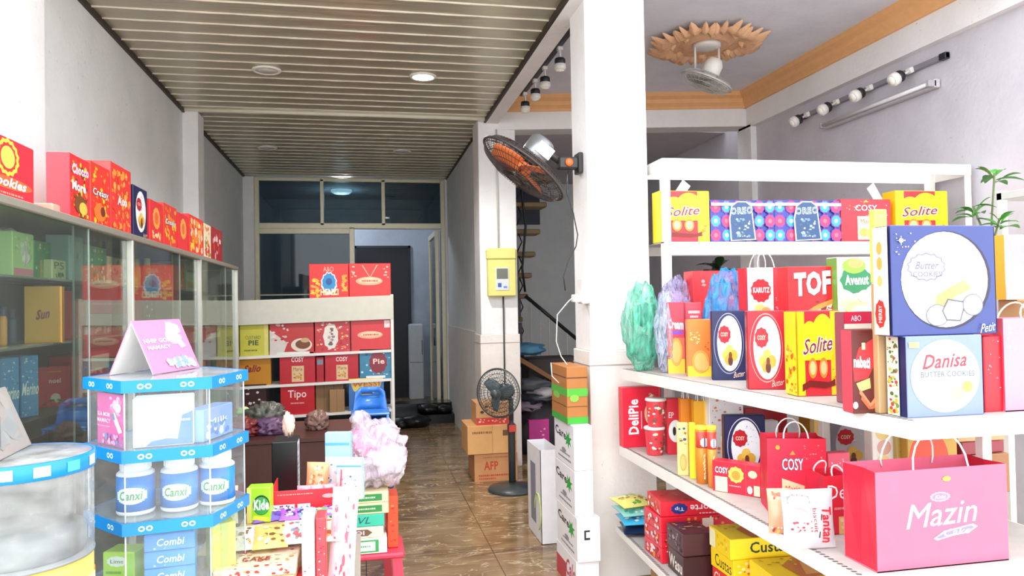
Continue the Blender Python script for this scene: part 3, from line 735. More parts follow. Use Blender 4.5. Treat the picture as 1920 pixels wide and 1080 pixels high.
def a_oval(ring='#c9c4d4', face=WHT, tx='COSY', sign='Butter'):
    return [('d', 'F', .5, .53, .44, .44, ring), ('d', 'F', .5, .53, .425, .425, None), ('d', 'F', .52, .53, .36, .40, face), ('s', 'F', .45, .55, .8, .85, 22, .04, ['#b9cfe6', '#9fb8d6', '#dfe8f2'], 4),
            ('w', 'F', .38, .66, .17, .12, '#c01f2e', 10), ('t', 'F', tx, .27, .63, .49, .69, '#fbd9c0', dict(bold=.02)),
            ('d', 'F', .40, .36, .10, .07, '#f0bb48'), ('d', 'F', .52, .43, .11, .08, '#f4c95a'), ('d', 'F', .64, .36, .11, .08, '#eab040'), ('d', 'F', .47, .29, .1, .07, '#e2a238'), ('d', 'F', .54, .28, .07, .07, '#5c2c1c'), ('d', 'F', .54, .36, .05, .05, '#7a3a22'),
            ('t', 'F', sign, .62, .05, .95, .13, '#e6c8b4', dict(shear=.4, tilt=.4))]
def fix(art, base):   # None means the box's own colour
    return [tuple(base if x is None else x for x in a) for a in art]
def a_oreo(seed=0):
    a = [('r', 'F', .0, .0, 1, 1, '#31479c')]
    for i in range(6):
        for j in range(3):
            u, v = .08+i*.168, .16+j*.34; c = ('#e63a64', '#2f9fe0')[(i+j+seed) % 2]
            a += [('w', 'F', u, v, .082, .155, '#7a3a9a', 9), ('w', 'F', u, v, .066, .125, c, 8), ('d', 'F', u, v, .03, .055, '#f2698a' if (i+j+seed) % 2 == 0 else '#b9e2f6')]
    a += [('r', 'F', 0, .86, 1, .93, '#f3e2e4'), ('p', 'F', [(.29, .02), (.27, .55), (.31, .86), (.40, .97), (.55, .97), (.63, .86), (.69, .05)], '#e9e6ee'),
          ('p', 'F', [(.31, .04), (.29, .55), (.33, .85), (.41, .945), (.54, .945), (.615, .85), (.67, .07)], '#33507c'),
          ('t', 'F', 'OREO', .30, .66, .64, .83, WHT, dict(bold=.05, tilt=.2)), ('t', 'F', 'OREO', .31, .67, .63, .82, '#2764b4', dict(tilt=.2)),
          ('s', 'F', .33, .1, .62, .58, 30, .05, ['#6f8fae', '#9aa9ae', '#47606f', '#d4c8bc'], 9)]
    return a
def a_cosy(band=True):
    a = [('s', 'F', .03, .6, .97, .97, 18, .035, ['#f0606a', '#f58a7a', '#f7b09a'], 7), ('p', 'F', [(.44, .93), (.5, .98), (.56, .93)], GLD),
         ('t', 'F', 'COSY', .27, .72, .73, .87, NAVY, dict(bold=.05)), ('t', 'F', 'COSY', .28, .725, .72, .865, WHT, dict(bold=.012))]
    if band: a += [('r', 'F', .32, .05, .70, .6, CRM), ('t', 'F', 'Marie', .38, .43, .64, .53, '#9a3a20'), ('d', 'F', .45, .22, .1, .1, '#e2a858'), ('d', 'F', .58, .2, .1, .1, '#eab868')]
    return a
def a_busy(seed, word=None, wc=WHT, cols=('#f58a2c', '#fbd320', '#c41e28', '#ffd9a0'), y=(.45, .65), n=60, sz=.09, faces='F', x=(.1, .9)):
    a = []
    for f in faces: a.append(('s', f, .02, .03, .98, .95, n, sz, list(cols), seed))
    if word: a += [('t', 'F', word, x[0]-.01, y[0]-.01, x[1]+.01, y[1]+.01, NAVY if wc == WHT else WHT, dict(bold=.05, tilt=.1)), ('t', 'F', word, x[0], y[0], x[1], y[1], wc, dict(bold=.015, tilt=.1))]
    return a
def slug(cols, n=5): return [('r', 'F', .05, .08+i*.17, .95, .2+i*.17, cols[i % len(cols)]) for i in range(n)]

# ================================================================== BOXES ON TOP OF THE GLASS CABINET
def top_of_cabinet(x0, x1, yt, thick, base, art, label, side=None, name='cookie_box', ang=-90, X=-1.13, cat='box'):
    p = pX(x0, 560, X); st = stand(x0, 400, x1, yt, ang, thick, z=CZ, Y=p.y)
    st['h'] = py(x0, yt, p.y).z-CZ
    return carton(name, label, cat, st, base, art, side, 'boxes along the top of the glass cabinet', .35)
top_of_cabinet(-60, 64, 222, .10, '#e9303f', [('w', 'F', .56, .68, .17, .28, '#f6d04a', 14), ('w', 'F', .56, .68, .13, .22, '#e9303f', 14), ('d', 'F', .56, .68, .11, .18, '#f7d65c'), ('t', 'F', 'cookies', .3, .2, .86, .36, WHT, dict(shear=.3, bold=.03)), ('d', 'F', .56, .27, .4, .1, '#f2693c'), ('t', 'F', 'cookies', .3, .2, .86, .36, WHT, dict(shear=.3, bold=.03)), ('scr', 'F', .2, .08, .8, .11, '#f5a080')],
    'big plain red gift box with a gold crest, nearest end of the glass cabinet top')
top_of_cabinet(131, 169, 285, .085, '#ef3038', a_busy(2, 'Chocco', '#f7c4d2', ('#f58a2c', '#b8481c', '#fbd320', '#7c3a1c', '#e84a28'), (.72, .86), 80, .12)+[('d', 'F', .5, .25, .3, .14, '#7a4a20'), ('d', 'F', .62, .2, .2, .1, '#f3c24c'), ('t', 'F', 'More', .08, .45, .75, .6, WHT, dict(bold=.04))], 'tall red gift box with plain red side, second on the glass cabinet', '#f03440')
top_of_cabinet(170, 206, 300, .08, '#ee3a2c', a_busy(5, 'Creasy', WHT, ('#f58a2c', '#fba040', '#fbd320', '#d9381c'), (.46, .6), 60, .1)+[('d', 'F', .45, .22, .3, .14, '#e87a2c'), ('d', 'F', .6, .25, .12, .08, '#7a2a1c')], 'orange-red box with white slanted lettering on the cabinet top')
top_of_cabinet(208, 246, 301, .12, '#ef3a34', a_busy(8, 'Aco', '#fbd9d9', ('#fb9a3c', '#f5b04a', '#e9402c', '#f77a3c'), (.42, .54), 90, .12, x=(.3, .75)), 'red box scattered with orange flowers, beside a dark blue one', '#f04040')
top_of_cabinet(250, 276, 345, .07, NAVY, fix(a_oval(NAVY, WHT), NAVY), 'dark blue butter cookie box with a white oval on the glass cabinet')
top_of_cabinet(281, 305, 372, .09, '#ee3236', [('w', 'F', .5, .6, .26, .24, '#f7a84a', 12), ('d', 'F', .5, .6, .14, .15, '#f26a3a'), ('s', 'F', .1, .05, .9, .3, 14, .12, ['#f7a84a', '#fbd9a0'], 3)], 'small red box with one orange flower just behind the dark blue box')
top_of_cabinet(307, 331, 379, .08, '#ef3c30', a_busy(12, 'Creasy', WHT, ('#f58a2c', '#fba040', '#fbd320'), (.5, .66), 40, .12), 'small orange-red box with white slanted lettering farther along the cabinet')
top_of_cabinet(334, 352, 397, .10, '#ee3438', [('w', 'F', .5, .6, .3, .26, '#f7a84a', 12), ('d', 'F', .5, .6, .14, .15, '#f26a3a')], 'red box with orange flower before the left wall pilaster', '#ef3c40')
top_of_cabinet(354, 381, 400, .09, '#ee3a34', a_busy(15, None, WHT, ('#f58a2c', '#fba040', '#fbd320', '#ffd9c0'), n=60, sz=.13), 'red box speckled with orange, third from the far end of the cabinet')
top_of_cabinet(383, 395, 418, .08, '#efe2c0', a_busy(16, None, WHT, ('#f58a2c', '#7a9a4c', '#d9381c'), n=30, sz=.2), 'narrow cream box between red boxes at the far end of the cabinet')
top_of_cabinet(397, 416, 424, .08, '#a81e28', a_busy(18, None, WHT, ('#f3e2e0', '#d9381c', '#e8a0a0'), n=16, sz=.16), 'dark red box with white marks at the far end of the cabinet top')
p = pX(100, 378, -1.13)
b = MB(); b.cbox(-.05, -.03, 0, .05, .04, .03, mat('#f2a38c', .5), .004); o = b.build('small_packet', None, (-1.16, p.y-.03, CZ)); tag(o, 'little pink packet lying between the first two boxes on the cabinet', 'packet')

# ================================================================== GOODS INSIDE THE GLASS CABINET
GIN = 'goods behind the cabinet glass'
def inside(x0, x1, yt, z, base, art, label, name='snack_box', cat='box', ang=-90, X=-1.19, thick=.09, side=None):
    p = pX(x0, 560, X); st = stand(x0, 560, x1, yt, ang, thick, z=z, Y=p.y)
    return carton(name, label, cat, st, base, art, side, GIN, .4)
def jar(x0, x1, yt, z, c1, c2, label, X=-1.24, name='jar'):
    p0 = pX(x0, 560, X); p1 = py(x1, 560, p0.y); r = abs(p1.x-p0.x)/2*.95; c = Vector((X, p0.y+r, z)); h = max(.04, py(x0, yt, p0.y).z-z)
    t = empty(name, c, 0, label, 'jar', GIN)
    b = MB(); b.lathe([(r*.9, 0), (r, .008), (r, h*.66), (r*.7, h*.76)], mat(c1, .3), 16); b.build('body', t)
    b = MB(); b.lathe([(r*.72, h*.76), (r*.74, h*.78), (r*.74, h), (.001, h)], mat(c2, .4), 16); b.build('lid', t)
jar(62, 88, 470, 1.72, '#b98a4a', '#c79a5a', 'small brown jar on the upper cabinet shelf behind the green packs')
b = MB(); b.blob((0, 0, .09), (.07, .07, .09), film('#f5eef2', .85), .12, seed=2, flat=0); p = pX(12, 560, -1.25); tag(b.build('plastic_packet', None, (-1.25, p.y, 1.72)), 'white plastic packet at the near end of the upper cabinet shelf', 'packet')
inside(24, 64, 432, 1.72, '#bfe09c', [('s', 'F', .05, .4, .95, .95, 30, .12, ['#f0d6dc', '#e8f2e8', '#8fd06a'], 3), ('r', 'F', .05, .05, .95, .2, '#e88aa8')], 'pale green and pink sweets pouch on the upper cabinet shelf', 'sweets_pouch', 'pouch')
inside(66, 96, 450, 1.72, '#2f8f52', a_busy(4, None, cols=('#6fc05a', '#e8f2d8', '#1d6a3a'), n=30), 'dark green packet with leaf pattern on the upper cabinet shelf', X=-1.22)
inside(98, 124, 486, 1.72, '#dfe6b8', [('t', 'F', 'P5', .15, .55, .85, .9, '#4a5a2c'), ('s', 'F', .1, .1, .9, .45, 12, .14, ['#8aa04c', '#4a5a2c'], 2)], 'small pale box marked P5 on the upper cabinet shelf')
inside(130, 156, 440, 1.72, '#b3cfd6', [('s', 'F', .1, .5, .9, .9, 14, .14, ['#4a6a7c', '#e8f2f2'], 2)], 'pale blue-grey carton behind the sliding glass overlap')
inside(160, 200, 458, 1.72, '#4a9a6a', a_busy(6, None, cols=('#e0b060', '#e8f2d8', '#1d6a3a'), n=26), 'green and tan snack box in the middle of the upper cabinet shelf')
inside(203, 238, 480, 1.72, '#e6c9b0', a_busy(7, None, cols=('#d05a48', '#f2e6da', '#b0483c'), n=30), 'cream and red snack box beside the first cabinet post')
jar(2, 18, 575, 1.48, '#e09a3a', '#2a3a6a', 'amber bottle with blue cap at the near end of the middle cabinet shelf')
jar(19, 36, 580, 1.48, '#1d3a5c', '#20304a', 'dark blue bottle beside the amber one on the middle cabinet shelf')
p = pX(45, 600, -1.22); st = stand(46, 648, 116, 537, -12, .07, z=1.48, Y=p.y)
bag('paper_bag', 'mustard yellow paper bag with brown handles and curly lettering in the cabinet', st, '#e0a23c', [('t', 'F', 'Sun', .3, .42, .68, .6, '#b8401e', dict(shear=.3, bold=.05, tilt=.2)), ('t', 'F', 'Sun', .31, .43, .67, .59, '#3a2a5c', dict(shear=.3, tilt=.2))], '#c98a2c', '#6a3a1c', GIN, -.05)
inside(119, 136, 545, 1.48, '#c22c34', [], 'plain red box right of the mustard bag in the cabinet')
inside(138, 158, 565, 1.48, '#d8524c', a_busy(9, None, cols=('#f2b0a0', '#f5d9c0'), n=16), 'pinkish red box behind the sliding glass in the cabinet')
inside(163, 240, 590, 1.48, '#9a8a80', [('s', 'F', .02, .1, .98, .45, 40, .06, ['#b8a49a', '#cdb8b0', '#e0c9c0'], 3), ('r', 'F', 0, .5, 1, .52, '#6a5a54')], 'long greyish carton lying on the middle cabinet shelf')
_p = pX(163, 560, -1.19)
st = stand(163, 560, 240, 545, -90, .09, z=1.48, Y=_p.y); hh = py(163, 590, _p.y).z-1.48; st['loc'] = (st['loc'][0], st['loc'][1], 1.48+hh+.001); st['h'] = .07
carton('snack_box', 'long dark red box lying on top of the greyish carton in the cabinet', 'box', st, '#a01e34', [('scr', 'F', .1, .6, .9, .75, '#d86a78')], None, GIN)
p = pX(3, 600, -1.2)
for k, (x0, x1, yt) in enumerate(((2, 36, 672), (38, 72, 668))):
    inside(x0, x1, yt, 1.22, '#4a92cc', [('s', 'F', .03, .55, .97, .97, 30, .12, ['#a9d0ec', '#dcecf6', '#2f72b4'], 3+k), ('t', 'F', 'Merino', .04, .36, .97, .56, WHT, dict(shear=.3, bold=.02)), ('s', 'F', .03, .03, .97, .3, 20, .1, ['#2f72b4', '#a9d0ec'], 5)], ('blue ice cream box at the near end of the lower cabinet shelf', 'blue ice cream box touching the red bag in the cabinet')[k], ang=-60)
st = stand(72, 800, 131, 690, -18, .06, z=1.22, Y=pX(72, 700, -1.25).y)
bag('paper_bag', 'red paper bag with white lettering beside blue boxes in the cabinet', st, '#c8242e', [('t', 'F', 'noel', .34, .6, .72, .72, '#f2d8d0', dict(bold=.03)), ('scr', 'F', .3, .88, .75, .9, '#e8b03c'), ('d', 'F', .55, .22, .16, .12, '#d9cdb8'), ('s', 'F', .05, .03, .95, .2, 24, .1, ['#7a4a2c', '#a8743c', '#4a2a1c'], 2)], '#a81e28', '#a81e28', GIN, -.03)
inside(135, 165, 668, 1.22, '#c22c34', a_busy(19, None, cols=('#f2e0d8', '#e0605c'), n=12), 'red and white box left of the tent card seen through glass')
inside(168, 205, 660, 1.22, '#b8323a', [('r', 'F', .05, .55, .95, .9, '#d9d2c8'), ('scr', 'F', .1, .2, .9, .3, '#f2e0d8')], 'red box with grey lid beside the tent card behind glass')
jar(252, 272, 485, 1.72, '#d8a83a', '#c9b070', 'gold-topped yellow jar just past the first cabinet post')
jar(274, 291, 484, 1.72, '#c8901e', '#f0e6b8', 'dark bottle with pale cap past the first cabinet post', name='bottle')
inside(296, 322, 492, 1.72-.0, '#d8683c', a_busy(11, None, cols=('#f2a878', '#b83c2c'), n=24), 'orange snack box behind the middle cabinet pane')
inside(324, 346, 490, 1.72, '#c8783c', a_busy(12, None, cols=('#f2c878', '#b83c2c'), n=20), 'tan and red snack box behind the middle cabinet pane')
inside(350, 369, 485, 1.72, '#e6e2cc', [('scr', 'F', .1, .6, .9, .66, '#6a6a5c'), ('r', 'F', .1, .1, .9, .3, '#e8b85c')], 'pale card with yellow band beside the second cabinet post')
inside(255, 268, 540, 1.48, '#8a1e2c', [], 'dark red packet behind the first cabinet post', X=-1.2)
inside(270, 291, 545, 1.48, '#1c2018', a_busy(13, None, cols=('#c8c03c', '#e8e6d0', '#4a5a3c'), n=14), 'black packet with yellow marks on the middle cabinet shelf')
inside(350, 371, 610, 1.48-.26, '#e2e6e8', [('scr', 'F', .1, .8, .9, .86, '#4a5a6c'), ('r', 'F', .05, .05, .95, .5, '#4a7ab0')], 'white and blue packet right of the tent card')
inside(384, 414, 610, 1.22, '#2c5a84', [('r', 'F', .05, .55, .95, .95, '#e2e0da'), ('scr', 'F', .1, .7, .9, .78, '#4a5a6c')], 'dark blue box with white label near the far end of the cabinet')

# ================================================================== GOODS ON THE LOW METAL SHELF AT THE BACK
GB = 'boxes on the white shelf at the back'
def back(x0, x1, yt, tz, base, art, label, thick=.2, Y=RY+.02, name='cookie_box', side=None):
    p = py(x0, 600, Y); st = stand(x0, 600, x1, yt, 0, thick, z=tz+rz_(p.x)+.001, Y=Y)
    return carton(name, label, 'box', st, base, art, side, GB, .4)
TZ = 1.66
a1 = [('s', 'F', .0, .05, .3, .6, 24, .1, [GLD, '#f9a62c', '#fbd320'], 2), ('s', 'F', .78, .2, .99, .7, 18, .1, [GLD, '#f9a62c'], 4), ('w', 'F', .5, .45, .19, .3, '#e9f3f8', 12), ('w', 'F', .5, .47, .16, .25, '#2f8fd0', 12), ('d', 'F', .5, .5, .08, .1, '#1c5a9a'),
      ('t', 'F', 'HENZI', .28, .12, .74, .3, CRM, dict(bold=.05)), ('t', 'F', 'A&O', .36, .78, .62, .92, '#f6c0b0')]
a2 = [('d', 'F', .48, .5, .32, .12, '#f8b08c'), ('d', 'F', .5, .52, .26, .08, '#fbd0b0'), ('scr', 'F', .3, .48, .7, .53, '#e2503c'), ('p', 'F', [(.3, .95), (.48, .62), (.5, .62), (.33, .95)], '#f8b08c'), ('p', 'F', [(.66, .95), (.5, .62), (.52, .62), (.69, .95)], '#f8b08c'), ('s', 'F', .02, .6, .2, .95, 6, .06, ['#f8c0b0'], 2), ('s', 'F', .8, .5, .98, .95, 6, .06, ['#f8c0b0'], 3)]
st = stand(580, 552, 654, 495, 0, .3, z=TZ, Y=RY+.03); carton('cookie_box', 'red box with a blue round seal on top of the back shelf', 'box', st, '#ee3230', a1, None, GB)
st = stand(655, 552, 733, 494, 0, .3, z=TZ, Y=RY+.03); carton('cookie_box', 'red box with pale antler-like emblem on top of the back shelf', 'box', st, '#ef3434', a2, None, GB)
z1, z2, z3 = RKZ[0], RKZ[1], RKZ[2]
back(388, 447, 612, z1, '#c9c27a', [('scr', 'F', .2, .5, .8, .6, '#8a8440')], 'olive yellow carton seen through the far cabinet glass on the back shelf')
back(449, 503, 605, z1, '#ccc548', [('t', 'F', 'CUSTARD', .2, .5, .72, .6, '#3a5a3a'), ('t', 'F', 'PIE', .3, .32, .65, .47, '#3a5a3a', dict(bold=.03)), ('scr', 'F', .15, .15, .6, .19, '#5a6a3a'), ('r', 'F', .85, .02, .99, .98, '#dcd67a')], 'olive yellow custard pie box at the left of the top tier of the back shelf')
back(505, 588, 603, z1, '#c2383a', [('p', 'F', [(0, .0), (.3, .0), (.4, .35), (.0, .75)], '#d8cfc8'), ('s', 'F', .0, .3, .45, .95, 26, .07, ['#e9dfd8', '#b82c34', '#d8b8b0'], 2), ('d', 'F', .72, .28, .24, .2, '#e8d8c8'), ('d', 'F', .75, .3, .17, .14, '#7a4428'), ('d', 'F', .8, .42, .1, .07, '#c9a880'), ('r', 'F', .16, 0, .9, .08, '#dfe2dc')], 'box printed with a chocolate pie on a white dish on the back shelf')
back(590, 656, 601, z1, '#c83a44', [('s', 'F', .02, .05, .98, .95, 60, .08, ['#e8a8a0', '#f2d8c8', '#b82838', '#e9803c'], 5), ('w', 'F', .45, .5, .2, .38, '#e9e2d8', 9), ('s', 'F', .3, .2, .6, .8, 16, .09, ['#7a5a5c', '#b8a8a4'], 6)], 'red floral box with a pale bouquet on the back shelf')
back(658, 732, 599, z1, '#d83a42', a2[0:3]+[('r', 'F', .84, .72, .98, .95, '#f5dcd8')], 'plain red box with faint pale emblem on the top tier of the back shelf')
st = stand(449, 712, 508, 661, 0, .1, z=z2+rz_(-1.1)+.001, Y=RY+.04)
bag('paper_bag', 'golden yellow bag with curly red lettering at the back shelf left end', st, '#c8861e', [('t', 'F', 'Salio', .12, .4, .68, .62, '#8c2420', dict(shear=.4, bold=.04, tilt=.1))], '#a86e14', '#7a3a1c', GB, -.05)
cz = [('t', 'F', 'COSY', .33, .68, .68, .84, '#f5d8d8', dict(bold=.03)), ('r', 'F', .34, .06, .68, .56, '#e2c496'), ('t', 'F', 'Marie', .38, .4, .64, .52, '#a03a28'), ('s', 'F', .36, .08, .66, .35, 12, .07, ['#b8743c', '#d8983c'], 3)]
back(523, 590, 661, z2, '#bf2432', cz, 'dark red box with cream panel, left of two alike on the back shelf')
back(608, 671, 661, z2, '#bf2432', cz, 'dark red box with cream panel, right of two alike, next to a blue box')
back(592, 606, 670, z2, '#b02030', [('r', 'F', .1, .7, .9, .9, '#7a8a9c')], 'narrow red box wedged between two dark red ones on the back shelf')
back(673, 733, 655, z2, '#3c84a8', [('s', 'F', .02, .05, .98, .95, 30, .08, ['#a8d0d8', '#e8f0f0', '#1c5c84'], 5), ('w', 'F', .58, .55, .26, .34, '#8c2c3c', 12), ('t', 'F', 'Pie', .42, .5, .78, .68, '#f2d0c8', dict(bold=.03)), ('r', 'F', .2, .04, .8, .12, '#e8f0f0')], 'blue box with a dark red heart picture at the right of the back shelf')
back(450, 498, 722, z3, '#3a1a1c', [('s', 'F', .1, .2, .9, .9, 14, .14, ['#e8dcd8', '#7a3a3c'], 5)], 'dark brown box with white scribble above the leaves on the back shelf')
back(524, 588, 718, z3, '#c41c28', [('t', 'F', 'Tipo', .22, .46, .76, .76, '#f8e6e6', dict(bold=.01)), ('scr', 'F', .3, .34, .7, .38, '#f2b0b0'), ('scr', 'F', .3, .9, .65, .92, '#f2b0b0')], 'bright red box with thin white lettering on the back shelf')
back(590, 642, 713, z3, '#8a6a48', [('r', 'F', .3, 0, .32, 1, '#6a4e34'), ('r', 'F', .65, 0, .67, 1, '#6a4e34')], 'brown carton behind the red lettered box on the back shelf', Y=RY+.08)
back(616, 644, 731, z3, '#a07c54', [('r', 'F', .48, 0, .5, 1, '#6a4e34')], 'small tan carton before the brown one on the back shelf', .05, Y=RY+.01)
back(652, 718, 709, z3, '#4a7ac0', [('p', 'F', [(.0, .98), (.98, .98), (.85, .6), (.5, .42), (.14, .6)], '#e9cf72'), ('t', 'F', 'WESSI', .1, .72, .88, .88, '#e07a2c', dict(bold=.03)), ('r', 'F', .35, .5, .68, .6, '#2c4a84')], 'yellow and blue box above the blue plastic chairs')
rn = random.Random(5)
b = MB(); p = py(472, 770, 5.62)
for i in range(18):
    q = Vector((rn.uniform(-.10, .08), rn.uniform(-.06, .06), rn.uniform(.015, .12)))
    b.blob(q, (rn.uniform(.02, .045), .03, rn.uniform(.012, .025)), mat(rn.choice(['#4f8a3c', '#2c5a2c', '#8cc05a', '#dfe0a8']), .5), .3, seed=i, lv=2, flat=.001)
tag(b.build('leafy_greens', None, (p.x, 5.62, .751)), 'heap of green leafy stuff on the back left of the wooden desk', 'produce', kind='stuff')
p = py(522, 775, 5.55); t = empty('fruit_bowl', (p.x, 5.55, .751), 0, 'shallow bowl on the wooden desk beside the green leaves', 'bowl')
b = MB(); b.lathe([(.05, 0), (.1, .03), (.115, .05), (.105, .05), (.09, .03), (.04, .012), (.001, .012)], mat('#5c3a2c', .4), 24); b.build('dish', t)
for i, (dx, dy, dz, c, lb) in enumerate(((-.05, 0, .06, '#e0843c', 'orange fruit at the left of the bowl on the desk'), (.045, .01, .06, '#d9a83c', 'yellow-orange fruit at the right of the bowl on the desk'), (0, -.03, .065, '#c8c070', 'greenish yellow fruit at the front of the bowl on the desk'), (-.01, .03, .115, '#d9d4cc', 'pale fruit topping the heap in the bowl on the desk'))):
    b = MB(); b.lathe([(.001, -.04), (.03, -.03), (.042, 0), (.03, .032), (.008, .038), (.001, .032)], mat(c, .4), 16); o = b.build('fruit', None, (p.x+dx, 5.55+dy, .751+dz)); tag(o, lb, 'fruit', 'fruit in the bowl on the desk')
    s_ = MB(); s_.tube([(0, 0, .03), (.004, 0, .05)], .002, mat('#4a3a20')); s_.build('stem', o)

# blue plastic chairs nested into one another
p = py(695, 830, 6.55); x0 = p.x
GC = 'blue plastic chairs nested in a stack'
for k in range(6):
    t = empty('plastic_chair', (x0, 6.66-.012*k, .0+.07*k), 0, ['bottom blue plastic chair of the nested stack by the back shelf', 'second from bottom blue plastic chair in the nested stack', 'third blue plastic chair from the bottom of the stack', 'third blue plastic chair from the top of the stack', 'second from top blue plastic chair in the nested stack', 'topmost blue plastic chair of the nested stack'][k], 'chair', GC)
    mbl = mat('#3f86dd', .3)
    b = MB(); vs = []; fs = []
    for i in range(5):
        u = i/4; hw = .15-.03*u
        for (sx, yy) in ((-1, -.05), (-.6, .0), (0, .015), (.6, .0), (1, -.05)): vs.append((sx*hw, yy+.03*u, (.34+.20*u)+(0 if abs(sx) < 1 else -.04)))
    for i in range(4):
        for j in range(4):
            if i == 2 and j in (1, 2): continue
            fs.append((i*5+j, i*5+j+1, i*5+j+6, i*5+j+5))
    b.add(vs, fs, mbl, True); o = b.build('backrest', t); s_ = o.modifiers.new('s', 'SOLIDIFY'); s_.thickness = .012
    b = MB(); b.cbox(-.16, -.28, .33, .16, .0, .35, mbl, .008); b.build('seat', t)
    for sx in (-1, 1):
        for yy in (-.27, -.03):
            b = MB(); b.tube([(sx*.14, yy, .335), (sx*.17, yy+(-.02 if yy < -.1 else .02), 0)], .014, mbl, 8); b.build('leg', t)

# ================================================================== MIDDLE OF THE SHOP: STAIR, CARTONS, HEAP
t = empty('spiral_stair', (1.80, 8.6, 0), 0, 'narrow stair of brown wooden treads on black metalwork behind the far column', 'stairs')
M_tr = mat('#8a6f48', .5); M_ir = mat('#1e1c1c', .4)
for k, (xr, yt) in enumerate(((1042, 330), (1027, 378), (1017, 428), (1010, 470), (1005, 510), (1000, 550), (992, 595), (988, 640))):
    q = py(xr, yt, 8.6); z = q.z
    b = MB(); b.cbox(-.30, -.02+.06*k, z-.06, q.x-1.80, .26+.06*k, z, M_tr, .01); b.build('stair_tread', t)
    b = MB(); b.cbox(-.06+.01*k, .02, z-.30, -.02+.01*k, .06, z-.06, M_ir, .003); b.tube([(.02, .04, z-.06), (.06, .04, z-.16), (.0, .04, z-.28)], .008, M_ir, 6); b.build('bracket', t)
b = MB(); b.tube([(-.02, .22, 0), (-.02, .22, 3.3)], .03, M_ir, 10); b.build('centre_pole', t)
b = MB(); b.tube([(.10, .0, 3.3), (.06, .0, 2.9), (.10, .0, 2.5), (.05, .0, 2.0), (.08, 0, 1.72)], .014, M_ir, 6); b.build('side_rail', t)
t = empty('handrail', (1.88, 8.5, 0), 0, 'black sloping handrail with thin upright bars behind the wall fan cord', 'handrail')
p0 = py(985, 555, 8.5)-Vector((1.88, 8.5, 0)); p1 = py(1090, 643, 8.5)-Vector((1.88, 8.5, 0))
b = MB(); b.tube([p0, p1], .022, M_ir, 8); b.build('rail', t)
for i in range(6):
    q = p0.lerp(p1, (i+.6)/6.2); b = MB(); b.tube([q, (q.x, q.y, 0)], .008, mat('#c9c5c0', .4), 6); b.build('baluster', t)

GCT = 'cartons piled beside the pedestal fan'
def boxcart(x0, yb, x1, yt, Y, z, thick, base, art, label, ang=0, group=GCT, name='carton', side=None):
    st = stand(x0, yb, x1, yt, ang, thick, z=z, Y=Y); o = carton(name, label, 'carton', st, base, art, side, group, .6); return o, st
M_tape = '#c9a878'
o, s1 = boxcart(890, 900, 971, 852, 6.62, 0, .4, '#c98f5e', [('t', 'F', 'AFP', .22, .42, .55, .72, '#c8402c', dict(bold=.02)), ('scr', 'F', .1, .2, .9, .26, '#c8402c'), ('scr', 'F', .2, .84, .8, .88, '#b0683c'), ('scr', 'F', .1, .1, .5, .14, '#c8402c')], 'brown carton with red print at the bottom of the pile beside the fan')
o, s2 = boxcart(877, 852, 969, 800, 6.60, s1['h']+.001, .42, '#dba468', [('r', 'F', .72, .62, .84, .82, '#6a4a30'), ('scr', 'F', .1, .72, .5, .8, '#8a6038'), ('r', 'F', .86, .05, .98, .45, '#d05a30'), ('r', 'F', .5, 0, .51, 1, '#c08850')], 'light tan carton in the middle of the pile beside the fan')
o, s3 = boxcart(893, 800, 958, 756, 6.64, s1['h']+s2['h']+.002, .3, '#cf9a68', [('r', 'F', 0, .0, 1, .32, '#c83a34'), ('s', 'F', .05, .03, .95, .3, 20, .06, ['#f2d8c8', '#e8a08c'], 3), ('s', 'F', .1, .45, .7, .9, 14, .1, ['#6a4a34', '#4a3424', '#e0b888'], 4)], 'carton with a red printed band on top of the pile beside the fan')

GW = 'white printed cartons stacked against the big column'
M_star = '#2fae4a'
star = lambda f, u, v, r, ru: ('p', f, [(u+ru*(1 if i % 2 == 0 else .45)*math.cos(i*math.pi/7+.3), v+r*(1 if i % 2 == 0 else .45)*math.sin(i*math.pi/7+.3)) for i in range(14)], M_star)
wa = lambda w_: [('t', 'L', w_, .06, .60, .62, .80, '#2a2c30', dict(bold=.03, tilt=-.3)), star('L', .72, .62, .22, .18), ('scr', 'L', .3, .24, .8, .28, '#8a8c94'), ('scr', 'L', .2, .12, .85, .16, '#8a8c94'), ('w', 'L', .5, .33, .1, .05, '#9a9ca4', 8)]
ys = [(-.0, .19), (.192, .43), (.432, .675), (.677, .92)]
lbs = ['bottom white carton with red script of the column stack', 'white carton with green star, second from the bottom by the column', 'white carton with green star, second from the top by the column', 'top white carton with green star, right under the wooden-looking box']
for k, (za, zb) in enumerate(ys):
    w_ = .13 if k < 2 else .105
    st = dict(loc=(1.115+w_/2, 3.93+.21+(.0 if k != 1 else -.03), za), rz=0, w=w_, d=.42, h=zb-za)
    A = wa('Care') if k else [('r', 'L', .0, .0, .5, .6, '#c83a50'), ('t', 'L', 'Calo', .5, .3, .95, .8, '#c83a50', dict(shear=.3, bold=.02)), star('L', .8, .2, .2, .14)]
    if k == 1: A = A+[('r', 'F', .30, .5, .55, .72, '#2a2c30'), ('r', 'F', .38, .55, .6, .68, '#f4f2f4')]
    carton('carton', lbs[k], 'carton', st, '#f6f5f8', A, None, GW, .5)
t = dict(loc=(1.16, 4.14+.03, .921), rz=0, w=.12, d=.34, h=.315)
